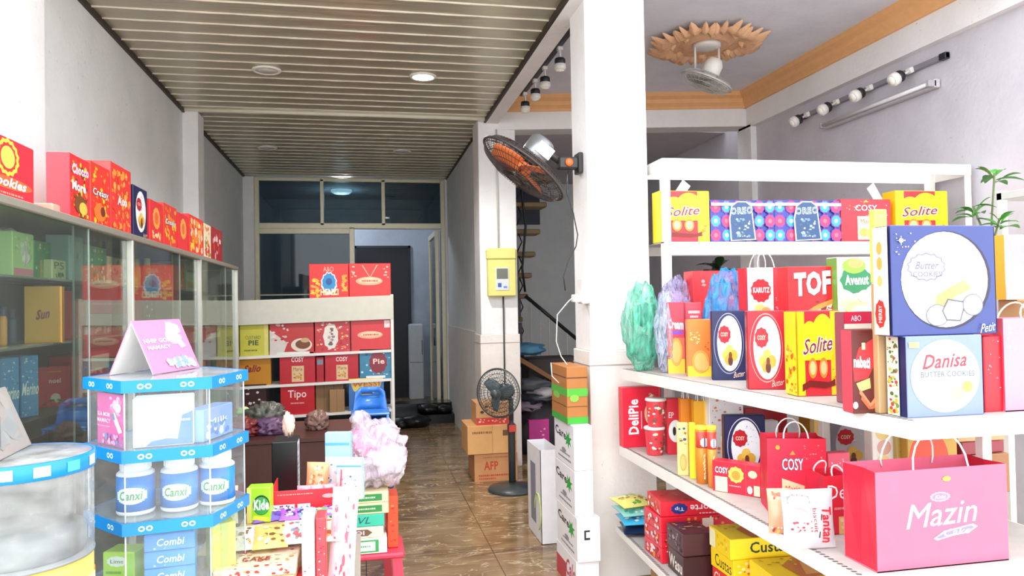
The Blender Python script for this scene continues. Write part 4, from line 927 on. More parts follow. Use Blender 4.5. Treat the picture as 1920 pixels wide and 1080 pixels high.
o = carton('carton', 'brown plank-patterned box with green bands topping the column stack', 'carton', t, '#b5763c', [x for f in 'LF' for x in (('r', f, .01, .58, .99, .60, '#6a4020'), ('r', f, .01, .80, .99, .82, '#6a4020'), ('r', f, .01, .0, .99, .12, '#43b03c'), ('r', f, .01, .48, .99, .62, '#55b840'), ('w', f, .35, .45, .2, .06, '#8ac84c', 9), ('r', f, .01, .3, .99, .31, '#6a4020'))], None, GW, .5)
t = dict(loc=(1.19, 5.05, 0), rz=0, w=.13, d=.40, h=.66)
b = MB(); w_, d_, h_ = .13, .4, .62; mw = mat('#f0eff2', .5); 
for (x0, x1, y0, y1) in ((-w_/2, -w_/2+.004, -d_/2, d_/2), (w_/2-.004, w_/2, -d_/2, d_/2), (-w_/2, w_/2, -d_/2, -d_/2+.004), (-w_/2, w_/2, d_/2-.004, d_/2)): b.box(x0, y0, 0, x1, y1, h_, mw)
b.box(-w_/2, -d_/2, 0, w_/2, d_/2, .004, mw); b.box(-w_/2-.001, -.05, .1, -w_/2, .1, .5, mat('#8a8c9c')); b.tube([(-w_/2-.004, -.12+.09*math.cos(i*.4), .2+.12*math.sin(i*.4)) for i in range(12)], .004, mat('#c8e07a')) 
tag(b.build('open_carton', None, (1.20, 5.02, 0)), 'tall open white carton on the floor behind the star-printed stack', 'carton')

# heap of cloths, sheets and bags under the stair
GH = 'folded things heaped under the stair'
rn = random.Random(11)
for i, (x, y, c, lb, rx) in enumerate(((1000, 690, '#8a5a34', 'brown plank leaning over the heap under the stair', 0), (995, 720, '#5c6068', 'grey folded sheet near the top of the heap', 1), (1010, 745, '#3a3c44', 'dark folded sheet in the middle of the heap', 1), (992, 760, '#8c7a88', 'mauve-grey cloth at the left of the heap', 1), (1020, 735, '#a8a4a8', 'pale crumpled sheet at the right of the heap', 1), (985, 655, '#4a86a8', 'blue plastic sheet poking out above the heap', 1))):
    p = py(x, y, 7.85)
    b = MB()
    if rx == 0: b.cbox(-.35, -.04, -.02, .30, .06, .03, mat(c, .5), .004, T=Matrix.Rotation(math.radians(32), 4, 'Y'))
    else: b.blob((0, 0, 0), (.17, .15, .055), mat(c, .5, bump=.3), .5, 3, i+3, 3, ridge=True)
    o = b.build('plank' if rx == 0 else 'folded_sheet', None, p); tag(o, lb, 'plank' if rx == 0 else 'cloth', GH)
p = py(1000, 800, 8.1); b = MB(); b.blob((0, 0, 0), (.27, .17, .30), mat('#2c2830', .6, bump=.4), .25, 2, 9, 3, flat=-p.z+.002); tag(b.build('sack', None, (p.x, 7.74, p.z)), 'dark full sack at the foot of the heap under the stair', 'sack')
b = MB(); b.cbox(-.28, -.2, 0, .32, .2, .98, mat('#3c3230', .6), .01); tag(b.build('storage_chest', None, (2.05, 8.20, 0)), 'dark chest under the stair carrying the heaped cloths', 'chest')
st = stand(992, 808, 1030, 765, 0, .2, z=None, Y=7.57)
st['loc'] = (st['loc'][0], st['loc'][1], 0); st['h'] = .38
carton('magenta_box', 'magenta box with white marks on the floor before the dark sack', 'box', st, '#c2308c', [('s', 'F', .5, .3, .9, .8, 5, .12, ['#e8b0d0'], 3), ('r', 'F', 0, 0, 1, .3, '#5a1840')])
for i, (x, y, r_) in enumerate(((775, 775, .13), (815, 765, .15), (855, 752, .12), (795, 750, .10))):
    p = pz(x, y, .12); b = MB(); b.blob((0, 0, r_*.5), (r_*1.3, r_, r_*.6), mat('#101216', .35, bump=.3), .25, 2.5, i+20, 3, flat=.001)
    yy = min(max(p.y, 9.55), 9.82) if i < 2 else 10.14
    tag(b.build('rubbish_bag', None, (.45+.2*i, yy, 0 if yy < 9.9 else .12)), ['black bag on the floor, leftmost before the dark steps', 'black bag on the floor beside the leftmost one before the steps', 'black bag lying on the step, right of two', 'black bag lying on the step at the far right by the wall'][i], 'bag', 'black bags by the back doorway')

# ================================================================== CLEAR DISPLAY TOWERS AT THE FRONT LEFT
M_acr = glass('#eef4f6', 1.45, .03, .09); M_blu = mat('#0f86d4', .3); M_blw = mat('#dff2fb', .4)
HC = Vector((-.59, 2.475)); HV = [Vector((-.66, 2.26)), Vector((-.435, 2.30)), Vector((-.37, 2.52)), Vector((-.52, 2.70)), Vector((-.745, 2.66)), Vector((-.815, 2.44))]
HV = [v-HC for v in HV]
t = empty('display_tower', (HC.x, HC.y, 0), 0, 'clear six-sided display tower of stacked tiers with blue bands at front left', 'display stand')
TZS = [1.40, 1.204, 1.003, .80]
for k, z in enumerate(TZS):
    b = MB(); o_ = [v*1.03 for v in HV]; i_ = [v*.995 for v in HV]; n = 6; vs = []
    for zz in (z-.034, z): vs += [(v.x, v.y, zz) for v in o_]+[(v.x, v.y, zz) for v in i_]
    fs = []
    for i in range(n):
        j = (i+1) % n; fs += [(i, j, 12+j, 12+i), (6+j, 6+i, 18+i, 18+j), (12+i, 12+j, 18+j, 18+i)]
    b.add(vs, fs, M_blu)
    for i in range(n):    # little white logos along the band
        a, c = o_[i], o_[(i+1) % n]; d = (c-a); L = d.length; d = d/L; nn = Vector((d.y, -d.x))
        for s_ in (.25, .72):
            for q in range(2):
                ctr = a+d*(L*s_+(q-.5)*.02)+nn*.0006
                b.add([(ctr.x+d.x*.009*math.cos(w*.785), ctr.y+d.y*.009*math.cos(w*.785), z-.017+.008*math.sin(w*.785)) for w in range(8)], [tuple(range(8))], M_blw)
                c2 = ctr+nn*.0005
                b.add([(c2.x+d.x*.005*math.cos(w*.785), c2.y+d.y*.005*math.cos(w*.785), z-.017+.004*math.sin(w*.785)) for w in range(8)], [tuple(range(8))], M_blu)
    b.build('blue_band', t)
    b = MB(); b.prism([tuple(v*.99) for v in HV], z-.006, z-.001, glass('#eef2f4', 1.45, .05, .18)); b.build('tray', t)
    zb = TZS[k+1] if k < 3 else .602
    b = MB()
    for i in range(6):
        a, c = HV[i]*.965, HV[(i+1) % 6]*.965
        b.add([(a.x, a.y, zb+.001), (c.x, c.y, zb+.001), (c.x, c.y, z-.035), (a.x, a.y, z-.035)], [(0, 1, 2, 3)], M_acr)
        b.tube([(a.x, a.y, zb+.001), (a.x, a.y, z-.035)], .0022, mat('#d9e4ea', .2), 6)
    b.build('clear_walls', t)
# inside the top tier
GT = 'goods inside the clear tower'
pinkart = [('s', 'F', .45, .55, .98, .98, 16, .16, ['#f7a8d0', '#fbd0e4', '#f590c0'], 3), ('p', 'F', [(.55, .62), (.68, .66), (.95, .3), (.82, .26)], '#e8f0fa'), ('p', 'F', [(.55, .62), (.64, .64), (.7, .52), (.6, .5)], '#7a86b0'), ('d', 'F', .8, .75, .12, .09, '#fbe0e8'),
           ('t', 'F', 'Sữa MOM', .04, .56, .5, .64, WHT, dict(bold=.02)), ('t', 'F', 'MAMACY', .04, .44, .54, .52, WHT, dict(bold=.02)), ('scr', 'F', .05, .36, .5, .38, '#fbd0e4'), ('s', 'F', .2, .02, .98, .25, 30, .09, ['#b070b8', '#f9c0dc', '#8a9ad8'], 5)]
pinkart = [(x[0], x[1], 'SUA MOM')+x[3:] if x[0] == 't' and x[2].startswith('S') else x for x in pinkart]
_z = TZS[1]+.001
p = py(152, 845, 2.50)
_in = lambda v, k: HC+v*k
a, c = _in(HV[5], .90), _in(HV[0], .90)
def panel_between(name, label, a, c, z0, z1, base, art, th=.004, cat='card', inset=.0, group=GT):
    d = (c-a); L = d.length; d = d/L; a = a+d*inset; L -= 2*inset; nn = Vector((-d.y, d.x)); ctr = a+d*L/2+nn*th/2
    st = dict(loc=(ctr.x, ctr.y, z0), rz=math.atan2(d.y, d.x), w=L, d=th, h=z1-z0); return carton(name, label, cat, st, base, art, None, group, .4)
panel_between('leaflet', 'pink leaflet with a baby bottle picture inside the top tier of the tower', a, c, _z, 1.355, '#f25fae', pinkart, inset=.022)
a, c = _in(HV[0], .86), _in(HV[1], .86)
panel_between('milk_powder_box', 'white box filling the middle of the top tier of the clear tower', a+Vector((.006, .006)), c-Vector((.03, 0)), _z, 1.345, '#f2f4fa', [('p', 'F', [(.2, .02), (.3, .12), (.55, .16), (.98, .1), (.98, .02)], '#6a8ad0'), ('p', 'F', [(.72, .1), (.8, .62), (.98, .7), (.98, .1)], '#5c86d8'), ('scr', 'F', .78, .5, .94, .54, '#e8eefc')], .09, 'box')
a, c = _in(HV[1], .82), _in(HV[2], .82)
panel_between('snack_box', 'light blue box at the right side of the top tier of the tower', a, c, _z, 1.30, '#8fb0e6', [('s', 'F', .05, .05, .95, .6, 18, .14, ['#5c86d0', '#dfe8f8', '#6a9ac8'], 5), ('t', 'F', 'Milk', .15, .5, .8, .66, WHT)], .06, 'box')
# jars in the second tier
_z = TZS[2]+.001
for k, (px0, px1, lb) in enumerate(((196, 268, 'white-capped blue jar, left of three in the clear tower'), (274, 346, 'white-capped blue jar, middle of three in the clear tower'), (352, 412, 'white-capped blue jar, right of three in the clear tower'))):
    ctr = [Vector((-.662, 2.385)), Vector((-.545, 2.40)), Vector((-.447, 2.445))][k]; r = .052
    t = empty('milk_powder_jar', (ctr.x, ctr.y, _z), 0, lb, 'jar', 'blue jars in the second tier of the clear tower')
    b = MB(); b.lathe([(r*.94, 0), (r, .004), (r, .012)], mat('#f4f6fa', .3), 28); b.lathe([(r, .012), (r, .112), (r, .112)], mat('#2f86d8', .25), 28)
    b.lathe([(r, .112), (r*.98, .118), (r*.8, .126)], mat('#f8f9fb', .3), 28)
    m_w = mat('#eef6ea', .4); m_g = mat('#4aa05a', .4)
    for q in range(12):   # curved label built from narrow strips
        u0 = -.85+q*.142; hh = .024*math.sqrt(max(.05, 1-((q-5.5)/6.3)**2)); b.add([(r*1.012*math.cos(-math.pi/2+u), r*1.012*math.sin(-math.pi/2+u), .058+s_*hh) for u, s_ in ((u0, -1), (u0+.142, -1), (u0+.142, 1), (u0, 1))], [(0, 1, 2, 3)], m_w)
    vs, fs = text_geo('Canxi', .2, .02)
    b.add([(r*1.022*math.cos(-math.pi/2-.62+1.24*x), r*1.022*math.sin(-math.pi/2-.62+1.24*x), .046+.026*y_) for x, y_ in vs], fs, m_g)
    b.build('body', t)
    b = MB(); b.lathe([(r*.78, .124), (r*.80, .128), (r*.80, .156), (r*.74, .160), (.001, .160)], mat('#fafafa', .35), 28)
    for q in range(24):
        a_ = q*math.pi/12; b.box(r*.79, -.0015, .13, r*.82, .0015, .154, mat('#fafafa', .35), T=Matrix.Rotation(a_, 4, 'Z'))
    b.build('screw_cap', t)
# third tier: stacked packs
_z = TZS[3]+.001
lg = [('t', 'F', 'Combi', .25, .3, .8, .75, '#dff0fb', dict(shear=.2, bold=.02)), ('s', 'F', .02, .05, .98, .3, 10, .08, ['#bfe0f6', '#5ca0e0'], 2)]
def at2(x, y, z, w, d, h, rz=0): return dict(loc=(x, y, z), rz=rz, w=w, d=d, h=h)
for k in range(3):
    carton('milk_carton', ['bottom blue pack of the stack in the third tier of the tower', 'middle blue pack of the stack in the third tier of the tower', 'top blue pack of the stack in the third tier of the tower'][k], 'carton', at2(-.565, 2.385, _z+k*.049, .135, .10, .048, .12), '#4a9be6', lg, None, GT, .35)
carton('soap_box', 'lime green pack at the left of the third tower tier', 'box', at2(-.700, 2.42, _z, .095, .08, .09, -.25), '#b4e24a', [('w', 'F', .45, .7, .3, .16, '#eef6ea', 10), ('t', 'F', 'Lime', .25, .64, .66, .76, '#3a8a3a'), ('scr', 'F', .1, .3, .6, .38, '#6ab03c'), ('r', 'F', .78, .05, .97, .95, '#8ccf2c')], None, GT, .35)
carton('biscuit_box', 'tall yellow-green box at the right of the third tower tier', 'box', at2(-.44, 2.455, _z, .07, .10, .145, .35), '#d5e85a', [('s', 'R', .05, .05, .95, .95, 50, .1, ['#e8f2c8', '#a8c85a', '#8cb04c'], 3), ('r', 'F', .4, 0, .99, 1, '#c2da6a')], None, GT, .35)

def tent_card(name, label, A, B, z, hgt, base_d, inner, outer, art_front, th=.004):
    """folded display card: ridge over a base line A->B (front foot), facing the camera side"""
    d = (B-A); L = d.length; t = empty(name, (A.x, A.y, z), math.atan2(d.y, d.x), label, 'display card')
    for s_, nm in ((-1, 'front_panel'), (1, 'back_panel')):
        ang = math.atan2(base_d, hgt); H_ = math.hypot(base_d, hgt); b = MB()
        b.cbox(0, -th/2, 0, L, th/2, H_, mat(outer, .35), .001)
        if s_ == -1:
            bb = MB(); paint(bb, art_front, L, th, H_); bb.v = [(x+L/2, y, zz) for x, y, zz in bb.v]
            o = len(b.v); b.v += bb.v; off = []
            for m in bb.ms: off.append(b.m(m))
            b.f += [tuple(i+o for i in f) for f in bb.f]; b.mi += [off[i] for i in bb.mi]; b.sm += bb.sm
        b.box(.001, th/2 if s_ == -1 else -th/2-.0008, .001, L-.001, th/2+.0008 if s_ == -1 else -th/2, H_-.001, mat(inner, .5))
        o = b.build(nm, t); o.matrix_local = Matrix.Translation((0, s_*base_d, 0)) @ Matrix.Rotation(s_*ang, 4, 'X')
    return t
# pink tent card on the tower: ridge runs away from the camera to the right
pa = pz(322, 703, TZS[0]); pb = pz(371, 690, TZS[0])
tc_art = [('s', 'F', .5, .5, .98, .98, 12, .2, ['#fbd8e8', '#f7b0d0', '#fbe6f0'], 4), ('p', 'F', [(.62, .78), (.74, .82), (.88, .45), (.76, .42)], '#f2eef8'), ('d', 'F', .74, .72, .06, .08, '#b8c0dc'),
          ('t', 'F', 'NHIP GOI', .05, .56, .55, .64, WHT, dict(bold=.02)), ('t', 'F', 'MAMACY', .08, .44, .55, .51, WHT, dict(bold=.02)), ('s', 'F', .3, .02, .98, .3, 30, .12, ['#8aa0c8', '#c2b8d8', '#e8b0c8', '#a8c0d8'], 6)]
tent_card('tent_card', 'folded pink and white tent card standing on top of the clear tower', Vector((-.691, 2.452)), Vector((-.608, 2.689)), TZS[0]+.001, .163, .073, '#f8f4f0', '#dc84a8', tc_art)
tent_card('tent_card', 'greyish floral tent card standing on the round tower at the left edge', Vector((-.905, 1.94)), Vector((-.925, 2.19)), 1.247, .155, .06, '#a39d95', '#98948c', [('s', 'F', .05, .05, .95, .95, 26, .4, ['#959894', '#a09a92', '#8c928e', '#9c948a'], 4), ('p', 'F', [(.2, .2), (.5, .6), (.54, .58), (.26, .16)], '#6c6c68')])

# round clear tower
RC = Vector((-.84, 2.055)); t = empty('round_display_tower', (RC.x, RC.y, 0), 0, 'clear round display tower with a blue top band cut by the left edge', 'display stand')
R0 = .165
b = MB(); b.lathe([(R0, 1.205), (R0*1.02, 1.207), (R0*1.02, 1.245), (R0*.98, 1.246), (R0*.98, 1.205)], M_blu, 40)
for q in range(14):
    a_ = q*6.283/14; b.box(R0*1.021, -.018, 1.214, R0*1.024, .018, 1.238, mat(['#c8f0fa', '#4fc4ee', '#e8e4b8'][q % 3], .4), T=Matrix.Rotation(a_, 4, 'Z'))
b.build('blue_band', t)
b = MB(); b.lathe([(.001, 1.238), (R0*.98, 1.238), (R0*.98, 1.245), (.001, 1.246)], glass('#c8c0b8', 1.45, .1, .28), 40); b.build('lid', t)
b = MB(); N = 40; vs = [(R0*math.cos(i*2*math.pi/N), R0*math.sin(i*2*math.pi/N), z) for z in (1.0, 1.205) for i in range(N)]
b.add(vs, [(i, (i+1) % N, N+(i+1) % N, N+i) for i in range(N)], glass('#eef0f0', 1.45, .04, .2), True); b.build('clear_wall', t)
b = MB(); b.lathe([(.001, .994), (R0*1.01, .994), (R0*1.01, 1.0), (.001, 1.001)], mat('#8a8e90', .3), 40); b.build('tray', t)
b = MB(); b.lathe([(R0*.99, .602), (R0*.99, .993), (.001, .993)], mat('#f0c860', .35), 40)
for q in range(10):
    a_ = q*6.283/10; b.box(R0*.99, -.03, .80+.03*(q % 2), R0*.996, .03, .94, mat(['#f7e2a0', '#e0a03c', '#3a2a1c'][q % 3], .4), T=Matrix.Rotation(a_, 4, 'Z'))
b.build('printed_base', t)
b = MB(); b.lathe([(.001, 0), (.145, 0), (.148, .005), (.148, .06), (.001, .063)], mat('#6f7478', .3), 28); tag(b.build('round_tin', None, (RC.x, RC.y, 1.002)), 'low grey round tin inside the round clear tower', 'tin')

# ================================================================== SNACK TABLE
TT = .681; GS = 'packaged snacks heaped on the front table'
def pouch(name, label, w, h, th, T, c, art=(), cat='pouch', seed=1, group=GS):
    """soft sealed bag with crimped ends"""
    b = MB(); nx, nz = 12, 12; vs = []; fs = []; rn = random.Random(seed); F = []
    def bulge(u, v): return th/2*(max(0, math.sin(math.pi*u))**.5)*(max(0, math.sin(math.pi*min(1, max(0, (v-.06)/.88))))**.5)*(1+.25*noise.noise(Vector((u*4+seed, v*4, seed))))+.0008
    for s_ in (-1, 1):
        for j in range(nz+1):
            for i in range(nx+1):
                u, v = i/nx, j/nz; vs.append((w*(u-.5)*(1-.05*math.sin(math.pi*v)), s_*bulge(u, v), h*v))
    n1 = (nx+1)*(nz+1)
    for j in range(nz):
        for i in range(nx):
            a = j*(nx+1)+i; F.append((a, a+1, a+nx+2, a+nx+1)); F.append((n1+a, n1+a+nx+1, n1+a+nx+2, n1+a+1))
    b.add(vs, F, mat(c, .22), True)
    # print follows the bulge of the front
    tmp = MB(); paint(tmp, art, 1, 0, 1)
    off = [b.m(m) for m in tmp.ms]; o = len(b.v)
    for (x, y, z) in tmp.v: b.v.append((w*x*(1-.05*math.sin(math.pi*min(1, max(0, z)))), -bulge(min(1, max(0, x+.5)), min(1, max(0, z)))-.001+y, h*z))
    b.f += [tuple(i+o for i in f) for f in tmp.f]; b.mi += [off[i] for i in tmp.mi]; b.sm += tmp.sm
    ob = b.build(name); ob.matrix_world = T
    if label: tag(ob, label, cat, group)
    return ob
def TR(x, y, z, rx=0, ry=0, rz=0): return Matrix.Translation((x, y, z)) @ Matrix.Rotation(math.radians(rz), 4, 'Z') @ Matrix.Rotation(math.radians(rx), 4, 'X') @ Matrix.Rotation(math.radians(ry), 4, 'Y')
# stack of flat red and patterned packets towards the camera
p0 = py(447, 1040, 2.40)
cols = [('#d8343a', ['#f2d0b8', '#8c2c28', '#f5c070']), ('#efe6d8', ['#c8503c', '#d8343a', '#e8c89a']), ('#e03038', ['#f7d8c0', '#8c2c28']), ('#d9b890', ['#7a3c24', '#d8343a', '#c8503c']), ('#e6ccb0', ['#c8323c', '#c89a5c', '#d85c4c', '#a83c30'])]
zz = TT
for k in range(5):
    c, sc = cols[k % 5]; w_ = .27-.008*k; d_ = .19; h_ = .026
    carton('snack_tray', ['lowest flat packet of the left front stack on the snack table', 'flat cream packet second from the bottom of the left front stack', 'flat red packet third from the bottom of the left front stack', 'flat tan packet in the middle of the left front stack', 'topmost flat ivory packet of the left front stack'][k], 'packet',
           dict(loc=(-.335+.006*(k % 3), 2.38+.02*k, zz), rz=.06*((k*7) % 3-1), w=w_, d=d_, h=h_), c, [('s', 'F', .03, .05, .97, .95, 26, .05, sc, k), ('s', 'T', .03, .03, .97, .97, 46, .07, sc+[c], k+4), ('t', 'T', ['TOP', 'CAKE', 'CHOCO', 'PIE', 'CAKE', 'TOP', 'PIE'][k], .3, .35, .65, .55, '#8c2c28' if c != '#d8343a' and c != '#e03038' else WHT, dict(bold=.02))], None, GS, .3); zz += h_+.001
# upright white packets right of it
for k, (x0, x1, yt, yb, c, lb) in enumerate(((566, 590, 968, 1078, '#dcd4d4', 'white packet with red print standing right of the flat stack'), (592, 612, 972, 1078, '#e8404a', 'red and white packet standing beside the hanging clear pouch'))):
    p = py(x0, 1060, 2.42); st = stand(x0, 1060, x1, yt, 0, .10, z=TT, Y=2.42+.02*k)
    carton('snack_box', lb, 'box', st, c, [('s', 'F', .05, .1, .95, .9, 26, .2, ['#e05a60', '#f2c0b8', '#b8b8c0'] if k == 0 else ['#f9f0f0', '#c01e2c'], k+3)], None, GS, .3)
# clear pouches with patterned sweets
M_f = film('#f4f2f6', .55, .12, .8, 40)
q = py(637, 1050, 2.48)
pouch('sweets_pouch', 'long white patterned pouch standing at the right end of the snack table', .085, .325, .03, TR(q.x, 2.50, TT, -6, 4, 0), '#cdc4ca', [('s', 'F', .08, .06, .92, .94, 60, .12, ['#e8a0b0', '#b8a8c8', '#f7f0f4', '#d05a70'], 8)])
q = py(585, 1000, 2.62); pouch('sweets_pouch', 'pouch with a dark green centre on the heap of the snack table', .10, .10, .03, TR(-.08, 2.58, .845, -72, 0, 20), '#eef0e8', [('d', 'F', .5, .55, .36, .34, '#2f9a3c'), ('s', 'F', .25, .3, .75, .8, 12, .14, ['#8ad05a', '#1c6a2c'], 3)])
rn = random.Random(21)
seq = [('pale yellow-brown', '#e8d8a8', ['#b8843c', '#6a4a2c']), ('white and tan', '#efe9dc', ['#c8a05c', '#8a5c34']), ('golden', '#dfc070', ['#7a4a24', '#f5e6b8']), ('silvery white', '#e6e6ea', ['#8c8c9c', '#c05a5c']), ('cream', '#f2e6cc', ['#b06a3c', '#e8b868'])]
for k in range(5):
    x = -.47+.085*k; pouch('wafer_pouch', f'{seq[k][0]} flat pouch, {["leftmost", "second from left", "third from left", "fourth from left", "rightmost"][k]} in the row atop the flat packets', .11, .14, .022, TR(x, 2.50+.015*(k % 2), .822+.004*k, -74, 0, rn.uniform(-14, 14)), seq[k][1], [('s', 'F', .08, .1, .92, .9, 26, .16, seq[k][2]+[seq[k][1]], k+2)])
# purple and green small sachets in front of the red display box
pc = ['#8a4fc0', '#6a4ab8', '#a860d0', '#7a9ad8', '#5ab06a', '#b06ad8', '#9050c8']
for k in range(7):
    x = -.345+.042*k; pouch('candy_sachet', ['violet', 'deep purple', 'light purple', 'pale blue', 'green', 'orchid', 'purple'][k]+f' candy sachet, {["first", "second", "third", "fourth", "fifth", "sixth", "last"][k]} from the left below the red display tray', .07, .06, .02, TR(x, 2.715+.012*(k % 2), .856, -66, 0, rn.uniform(-25, 25)), pc[k], [('s', 'F', .1, .15, .9, .85, 8, .25, ['#e8d0f2', '#f7f0fa', '#3a1a7a'], k)])
# support under the second layer: plain carton
carton('carton', 'tan carton under the sachets and the red display tray on the snack table', 'carton', at2(-.25, 2.87, TT, .35, .38, .172), '#c4a27c', [('r', 'F', .48, 0, .52, 1, '#b08c62')], None, None, .6)
# lime pack with round logo
st = stand(463, 968, 507, 915, 4, .06, z=TT+.173, Y=2.72)
carton('wafer_box', 'lime and green box with a round dark green logo on the snack table', 'box', st, '#a4e030', [('r', 'F', .0, .0, .2, 1, '#e8e07a'), ('d', 'F', .62, .5, .36, .28, '#1c3a2c'), ('d', 'F', .62, .48, .33, .25, '#3aa84a'), ('t', 'F', 'Kide', .3, .36, .95, .66, WHT, dict(bold=.04)), ('p', 'F', [(.2, .1), (.95, .03), (.95, .15), (.3, .22)], '#e8f04a')], None, GS, .3)
pouch('sweets_pouch', 'white and yellow crinkled pouch left of the lime green box', .09, .13, .04, TR(-.475, 2.72, .856, -25, 0, 8), '#efe6b8', [('s', 'F', .1, .1, .9, .9, 30, .16, ['#e8c040', '#f7f2e0', '#b8d070'], 4)])
# red display tray
p0 = py(507, 965, 2.80); w_ = py(640, 965, 2.80).x-p0.x
t = empty('display_tray', (p0.x+w_/2, 2.80, TT+.173), 0, 'bright red open display tray with barcode print on the snack table', 'tray', GS)
mr = mat('#ee2f3c', .35)
b = MB(); b.cbox(-w_/2, 0, 0, w_/2, .004, .085, mr, .001)
paint(b, [], 1, 1, 1)
bb = MB(); paint(bb, [('r', 'F', .02, .08, .34, .42, WHT), ('s', 'F', .03, .1, .33, .4, 26, .03, ['#3a3c5c', '#6a8ac8', '#b04a5c'], 2), ('r', 'F', .38, .08, .56, .42, WHT), ('s', 'F', .39, .1, .55, .4, 14, .03, ['#4a4c54', '#8a8c94'], 4), ('d', 'F', .82, .7, .09, .09, '#f8a0a0'), ('d', 'F', .80, .2, .08, .09, '#f8b0a8'), ('scr', 'F', .1, .82, .6, .86, '#f8a0a0')], w_, 0, .085)
off = [b.m(m) for m in bb.ms]; o_ = len(b.v); b.v += bb.v; b.f += [tuple(i+o_ for i in f) for f in bb.f]; b.mi += [off[i] for i in bb.mi]; b.sm += bb.sm
b.build('front_panel', t)
b = MB(); b.add([(w_/2-.004, 0, 0), (w_/2-.004, .22, 0), (w_/2-.004, .22, .14), (w_/2-.004, 0, .085), (w_/2, 0, 0), (w_/2, .22, 0), (w_/2, .22, .14), (w_/2, 0, .085)], [(0, 3, 2, 1), (4, 5, 6, 7), (0, 1, 5, 4), (3, 7, 6, 2), (1, 2, 6, 5), (0, 4, 7, 3)], mr); b.build('side_panel', t)
b = MB(); b.add([(-w_/2, 0, 0), (-w_/2, .22, 0), (-w_/2, .22, .085), (-w_/2, 0, .085), (-w_/2+.004, 0, 0), (-w_/2+.004, .22, 0), (-w_/2+.004, .22, .085), (-w_/2+.004, 0, .085)], [(0, 3, 2, 1), (4, 5, 6, 7), (0, 1, 5, 4), (3, 7, 6, 2), (1, 2, 6, 5), (0, 4, 7, 3)], mr); b.build('side_panel', t)
b = MB(); b.box(-w_/2, 0, 0, w_/2, .22, .003, mr); b.build('base', t)
# tall black box and tissue behind the tray
st = stand(509, 916, 557, 822, 0, .14, z=TT, Y=3.09); st['loc'] = (st['loc'][0], st['loc'][1], TT)
p = py(509, 830, 3.10); z1_ = p.z; wd = py(557, 830, 3.10).x-p.x
BX = dict(loc=(p.x+wd/2, 3.10+.08, TT), rz=0, w=wd, d=.16, h=z1_-TT)
carton('wine_box', 'tall black box with small white lettering behind the red tray', 'box', BX, '#121418', [('t', 'F', 'TWO', .18, .38, .5, .44, '#e8e8ea', dict(bold=.02)), ('t', 'F', 'FUNNELS', .18, .30, .8, .36, '#e8e8ea', dict(bold=.02)), ('r', 'R', .02, .0, .62, .99, '#eceaf0'), ('t', 'R', 'FUNNELS', .1, .3, .45, .95, '#4a4a54', dict(rot=90))], None, None, .3)
tp = MB(); tp.blob((0, 0, .055), (.022, .022, .05), mat('#e8c4b4', .7, bump=.5), .5, 4, 4, 3, flat=.001); tag(tp.build('tissue_pack', None, (BX['loc'][0]+.01, 3.17, z1_+.001)), 'crumpled pinkish tissue pack on top of the black box', 'tissue')
# tall blue and white sachet strips behind the tray
for k, (x, y, c, rx, lb) in enumerate((((-.10), 3.02, '#9fd4f0', 8, 'tall pale blue and white packet, upper left of two in the red tray'), (-.055, 2.95, '#bfe4f6', 10, 'pale blue and white packet at the right end of the red tray'))):
    carton('milk_sachet_box', lb, 'packet', dict(loc=(x, y, TT+.178), rz=-.25, w=.10, d=.035, h=.245-.09*k), c, [('r', 'F', .02, .02, .98, .62, '#eef4f8'), ('s', 'F', .05, .05, .95, .6, 30, .09, ['#7ab0d8', '#c8dcea', '#4a8ac0'], k+3), ('r', 'F', .02, .8, .98, .84, '#5ca8d8'), ('s', 'R', .05, .05, .95, .95, 20, .2, ['#7ab0d8', '#eef4f8'], k)], None, GS, .4)
pouch('bread_pouch', 'orange pouch standing in the red tray left of the blue packets', .085, .14, .04, TR(-.185, 2.97, TT+.178, -8, 3, -6), '#f2a878', [('s', 'F', .1, .08, .9, .92, 24, .16, ['#f7cfa8', '#e07a3c', '#fbe6d0'], 6)])
for k in range(3):
    pouch('candy_sachet', f'small pink sachet, {["left", "middle", "right"][k]} of three in the red tray', .05, .075, .02, TR(-.225+.05*k, 2.88, TT+.178, -10, 0, (-8, 4, 10)[k]), '#f2a8bc', [('s', 'F', .1, .1, .9, .9, 10, .25, ['#fbe0e6', '#d86a8c'], k)])
# clutter on the dark desk: red box, mauve and grey bags
DT = .751
for k, (x, y, c, sc, nm, lb) in enumerate(((-.80, 5.2, '#7c2a2c', (.09, .08, .06), 'cloth_bag', 'dark red soft bag at the left end of the wooden desk'), (-.62, 5.25, '#6a4a6c', (.09, .07, .05), 'cloth_bag', 'mauve soft bag on the wooden desk behind the lime box'), (-.67, 5.42, '#5c5c54', (.11, .08, .09), 'plastic_bag', 'grey-green crumpled bag at the middle of the wooden desk'), (-.32, 5.35, '#8a6a60', (.06, .06, .06), 'plastic_bag', 'brownish crumpled bag on the desk behind the orange pouch'))):
    b = MB(); b.blob((0, 0, sc[2]*.8), sc, mat(c, .4, bump=.4, scale=30), .5, 2.5, k+31, 4, flat=.001, ridge=True); tag(b.build(nm, None, (x, y, DT)), lb, 'bag')
t = empty('plastic_stool', (-.02, 4.55, 0), 0, 'dark red stool before the wooden desk, mostly hidden', 'stool')
